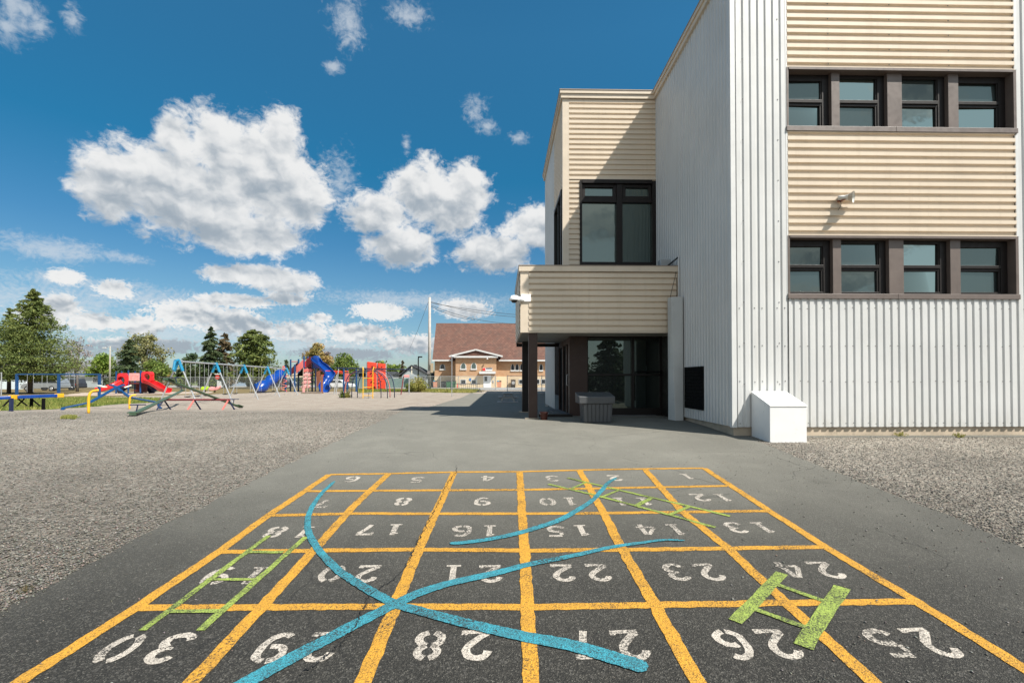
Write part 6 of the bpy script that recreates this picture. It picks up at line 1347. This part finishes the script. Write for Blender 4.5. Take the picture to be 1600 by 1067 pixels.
tree('c', 'small lone spruce behind the dark-roofed garage', 629, 563.5, 15, 108, 16, 'spruce_tree', leaf=M['needles_brown'], bark=M['bark'], n_br=80, per=30, t0=.05, ls=.5, droop=.35)
tree('b', 'green tree showing between the utility pole and the church', 676, 572, 14, 104, 17, 'broadleaf_tree', leaf=M['leaves_green'], bark=M['bark'], clumps=14, per=90, ls=.35, t0=.05)
tree('b', 'pale tree behind the garage roof', 648, 570, 14, 110, 30, 'broadleaf_tree', leaf=M['leaves_pale'], bark=M['bark'], clumps=12, per=70, ls=.4, t0=.1)
# hedges and bushes along the street
for px, top, w, yy, lf, sd, lab in ((287, 586, 26, 76, 'leaves_green', 40, 'round clipped green bush behind the front swing bay'), (316, 591, 20, 86, 'needles_dark', 41, 'dark grey-green bush beyond the crossed seesaw planks'), (331, 594, 12, 80, 'leaves_green', 42, 'small green bush beside the stop sign'),
                               (392, 592, 18, 92, 'needles_dark', 43, 'dark hedge bush under the big pine'), (182, 588, 20, 80, 'leaves_green', 44, 'green bush behind the red slide hood'), (418, 594, 20, 95, 'leaves_green', 45, 'green bush behind the second last swing legs'),
                               (560, 588, 18, 92, 'needles_dark', 46, 'dark bush in front of the flat-roofed house'), (470, 588, 26, 98, 'needles_dark', 47, 'dark bush between the pink ramps'), (612, 586, 20, 96, 'leaves_green', 48, 'green bush behind the board fence end')):
    tree('b', lab, px, top, w, yy, sd, 'bush', 'bush', leaf=M[lf], bark=M['bark'], clumps=18, per=110, ls=.26, t0=.0, shape=.3)
def stems(t, base, h, rad, n, per, leaf, seed, ls):
    r = np.random.default_rng(seed); vs = []; x, y, z = base; mb = MB(); pts = []
    for _ in range(n):
        a = r.uniform(0, 6.28); d = rad*r.random()**.6; hh = h*(1-.5*d/rad)*r.uniform(.6, 1.05); tip = Vector((x+math.cos(a)*d*1.1, y+math.sin(a)*d*1.1, z+hh)); b0_ = Vector((x+math.cos(a)*d*.35, y+math.sin(a)*d*.35, z-.02))
        mb.tube([b0_, b0_*.5+tip*.5+Vector((0,0,.05)), tip], [.012*h/1.2, .009*h/1.2, .003], 4)
        for k in range(per): s = r.random()**.8; pts.append(np.array(b0_.lerp(tip, .12+.88*s)) + r.normal(0, .05*h, 3))
    mb.build('stem', leaf, t); P = np.array(pts); m_ = len(P); a = rand_dir(r, m_)+np.array([0, 0, .5]); a /= np.linalg.norm(a, axis=1)[:, None]; e = np.cross(a, rand_dir(r, m_)); e /= np.linalg.norm(e, axis=1)[:, None]
    L_ = ls*r.uniform(.6, 1.4, m_); v, i = quads(P, a*L_[:, None], e*(L_*.45)[:, None]); raw_mesh('foliage', v, 4, i, leaf, t)
g = V3(652, 612.5, 56); t = thing('shrub', 'tall weedy yellow-green shrub at the foot of the utility pole', 'shrub', (g.x, g.y, 0)); stems(t, (g.x, g.y, 0), V3(650, 585, 56).z, 1.15, 70, 40, M['weed'], 51, .17)
g = V3(643, 612.5, 57); t = thing('shrub', 'lower darker weedy shrub beside the tall one', 'shrub', (g.x, g.y, 0)); stems(t, (g.x, g.y, 0), V3(643, 592, 57).z, .75, 45, 40, M['leaves_green'], 52, .16)
for px, lab, sd in ((535, 'green weed clump at the arch climber feet', 53), (543, 'paler weed clump beside the navy arch legs', 54)):
    g = G(px, 621.5); t = thing('weed_clump', lab, 'weeds', tuple(g)); stems(t, g, .62, .28, 30, 22, M['weed'] if px > 540 else M['leaves_green'], sd, .10)
for px, py, lab, sd, hh in ((1408, 681.5, 'small tuft of weeds at the cracked foundation', 61, .13), (1497, 683, 'yellow weed tuft at the foundation of the white wall', 62, .12), (40, 926, 'tiny brown weed at the gravel edge', 63, .05)):
    g = G(px, py); t = thing('weed_tuft', lab, 'weed', tuple(g)); stems(t, g, hh, hh*.9, 16, 8, M['weed'] if hh > .1 else M['needles_brown'], sd, hh*.3)
# grass blades on the lawns
def blades(name, poly_px, n, seed, h=.16, w=.03, mat=None):
    g = [G(*p) for p in poly_px]; r = np.random.default_rng(seed); xs_ = [q.x for q in g]; ys_ = [q.y for q in g]; P = []
    q2 = np.array([(q.x, q.y) for q in g])
    c = np.stack([r.uniform(min(xs_), max(xs_), n*3), r.uniform(min(ys_), max(ys_), n*3)], 1); ins = np.zeros(len(c), bool); j = len(q2)-1
    for i in range(len(q2)):
        k = ((q2[i,1] > c[:,1]) != (q2[j,1] > c[:,1])); xx = (q2[j,0]-q2[i,0])*(c[:,1]-q2[i,1])/(q2[j,1]-q2[i,1]+1e-9)+q2[i,0]; ins ^= k & (c[:,0] < xx); j = i
    c = c[ins][:n]; m_ = len(c); z = np.interp(c[:,1], YB, ZB); a = r.uniform(0, 6.28, m_); hh = h*r.uniform(.4, 1.3, m_); tx_ = r.normal(0, .4, (m_, 2))*hh[:, None]
    v = np.empty((m_, 3, 3), np.float32); dx_ = np.stack([np.cos(a), np.sin(a)], 1)*w/2
    v[:, 0, :2] = c-dx_; v[:, 1, :2] = c+dx_; v[:, 2, :2] = c+tx_; v[:, 0, 2] = v[:, 1, 2] = z; v[:, 2, 2] = z+hh
    tag(raw_mesh(name, v, 3, np.arange(m_*3), mat or M['grass_blade']), kind='stuff')
blades('grass', [(-100, 643), (0, 641.5), (90, 638.5), (180, 631.5), (250, 627.5), (262, 623), (150, 621.5), (0, 623.5), (-100, 624)], 26000, 1, .15, .05)
blades('grass', [(560, 613.5), (600, 611.5), (640, 610.8), (668, 611.2), (668, 609.8), (560, 609.8)], 3500, 2, .28, .07)
blades('grass', [(655, 612.6), (700, 613.6), (738, 613.8), (750, 611.4), (730, 610.3), (668, 610)], 4500, 3, .34, .07, M['weed'])
blades('grass', [(94, 654.5), (118, 655), (120, 651), (100, 651)], 1600, 4, .07, .02)
# far wood closing the view
r = np.random.default_rng(90); n = 26000; x = r.uniform(-330, 120, n); hh = 3.6+2.2*np.sin(x*.11)+1.5*np.sin(x*.29+1)+1.0*np.sin(x*.83); z = hh*r.random(n)**.8; y = 175+r.normal(0, 3, n); a = rand_dir(r, n); e = np.cross(a, rand_dir(r, n))
v, i = quads(np.stack([x, y, z], 1), a*1.5, e*1.1); tag(raw_mesh('treeline', v, 4, i, M['leaves_green']), kind='stuff')
# trees across the road behind the viewer, seen mirrored in the entrance glass
for (x, y, h, w, lf, sd, lab) in ((12.2, -24, 9.0, 2.3, 'needles_dark', 71, 'dark spruce mirrored in the entrance glass, slimmer of two'), (17.2, -22, 10.5, 3.2, 'needles_dark', 72, 'broad dark spruce mirrored in the entrance glass beside the mullion')):
    t = thing('spruce_tree', lab, 'tree', (x, y, zg(y))); conifer(t, (x, y, zg(y)), h, w, M[lf], M['bark'], sd, n_br=150, per=40, t0=.03, ls=.5, droop=.35, power=.7)
for (x, y, h, w, sd, lab) in ((8.6, -27, 5.0, 3.4, 73, 'bushy tree mirrored low in the entrance glass'), (14.6, -28, 5.6, 3.6, 74, 'rounded tree mirrored between the two dark spruces')):
    t = thing('broadleaf_tree', lab, 'tree', (x, y, zg(y))); broadleaf(t, (x, y, zg(y)), h, w, M['needles_dark'], M['bark'], sd, clumps=34, per=120, ls=.36, t0=.0)
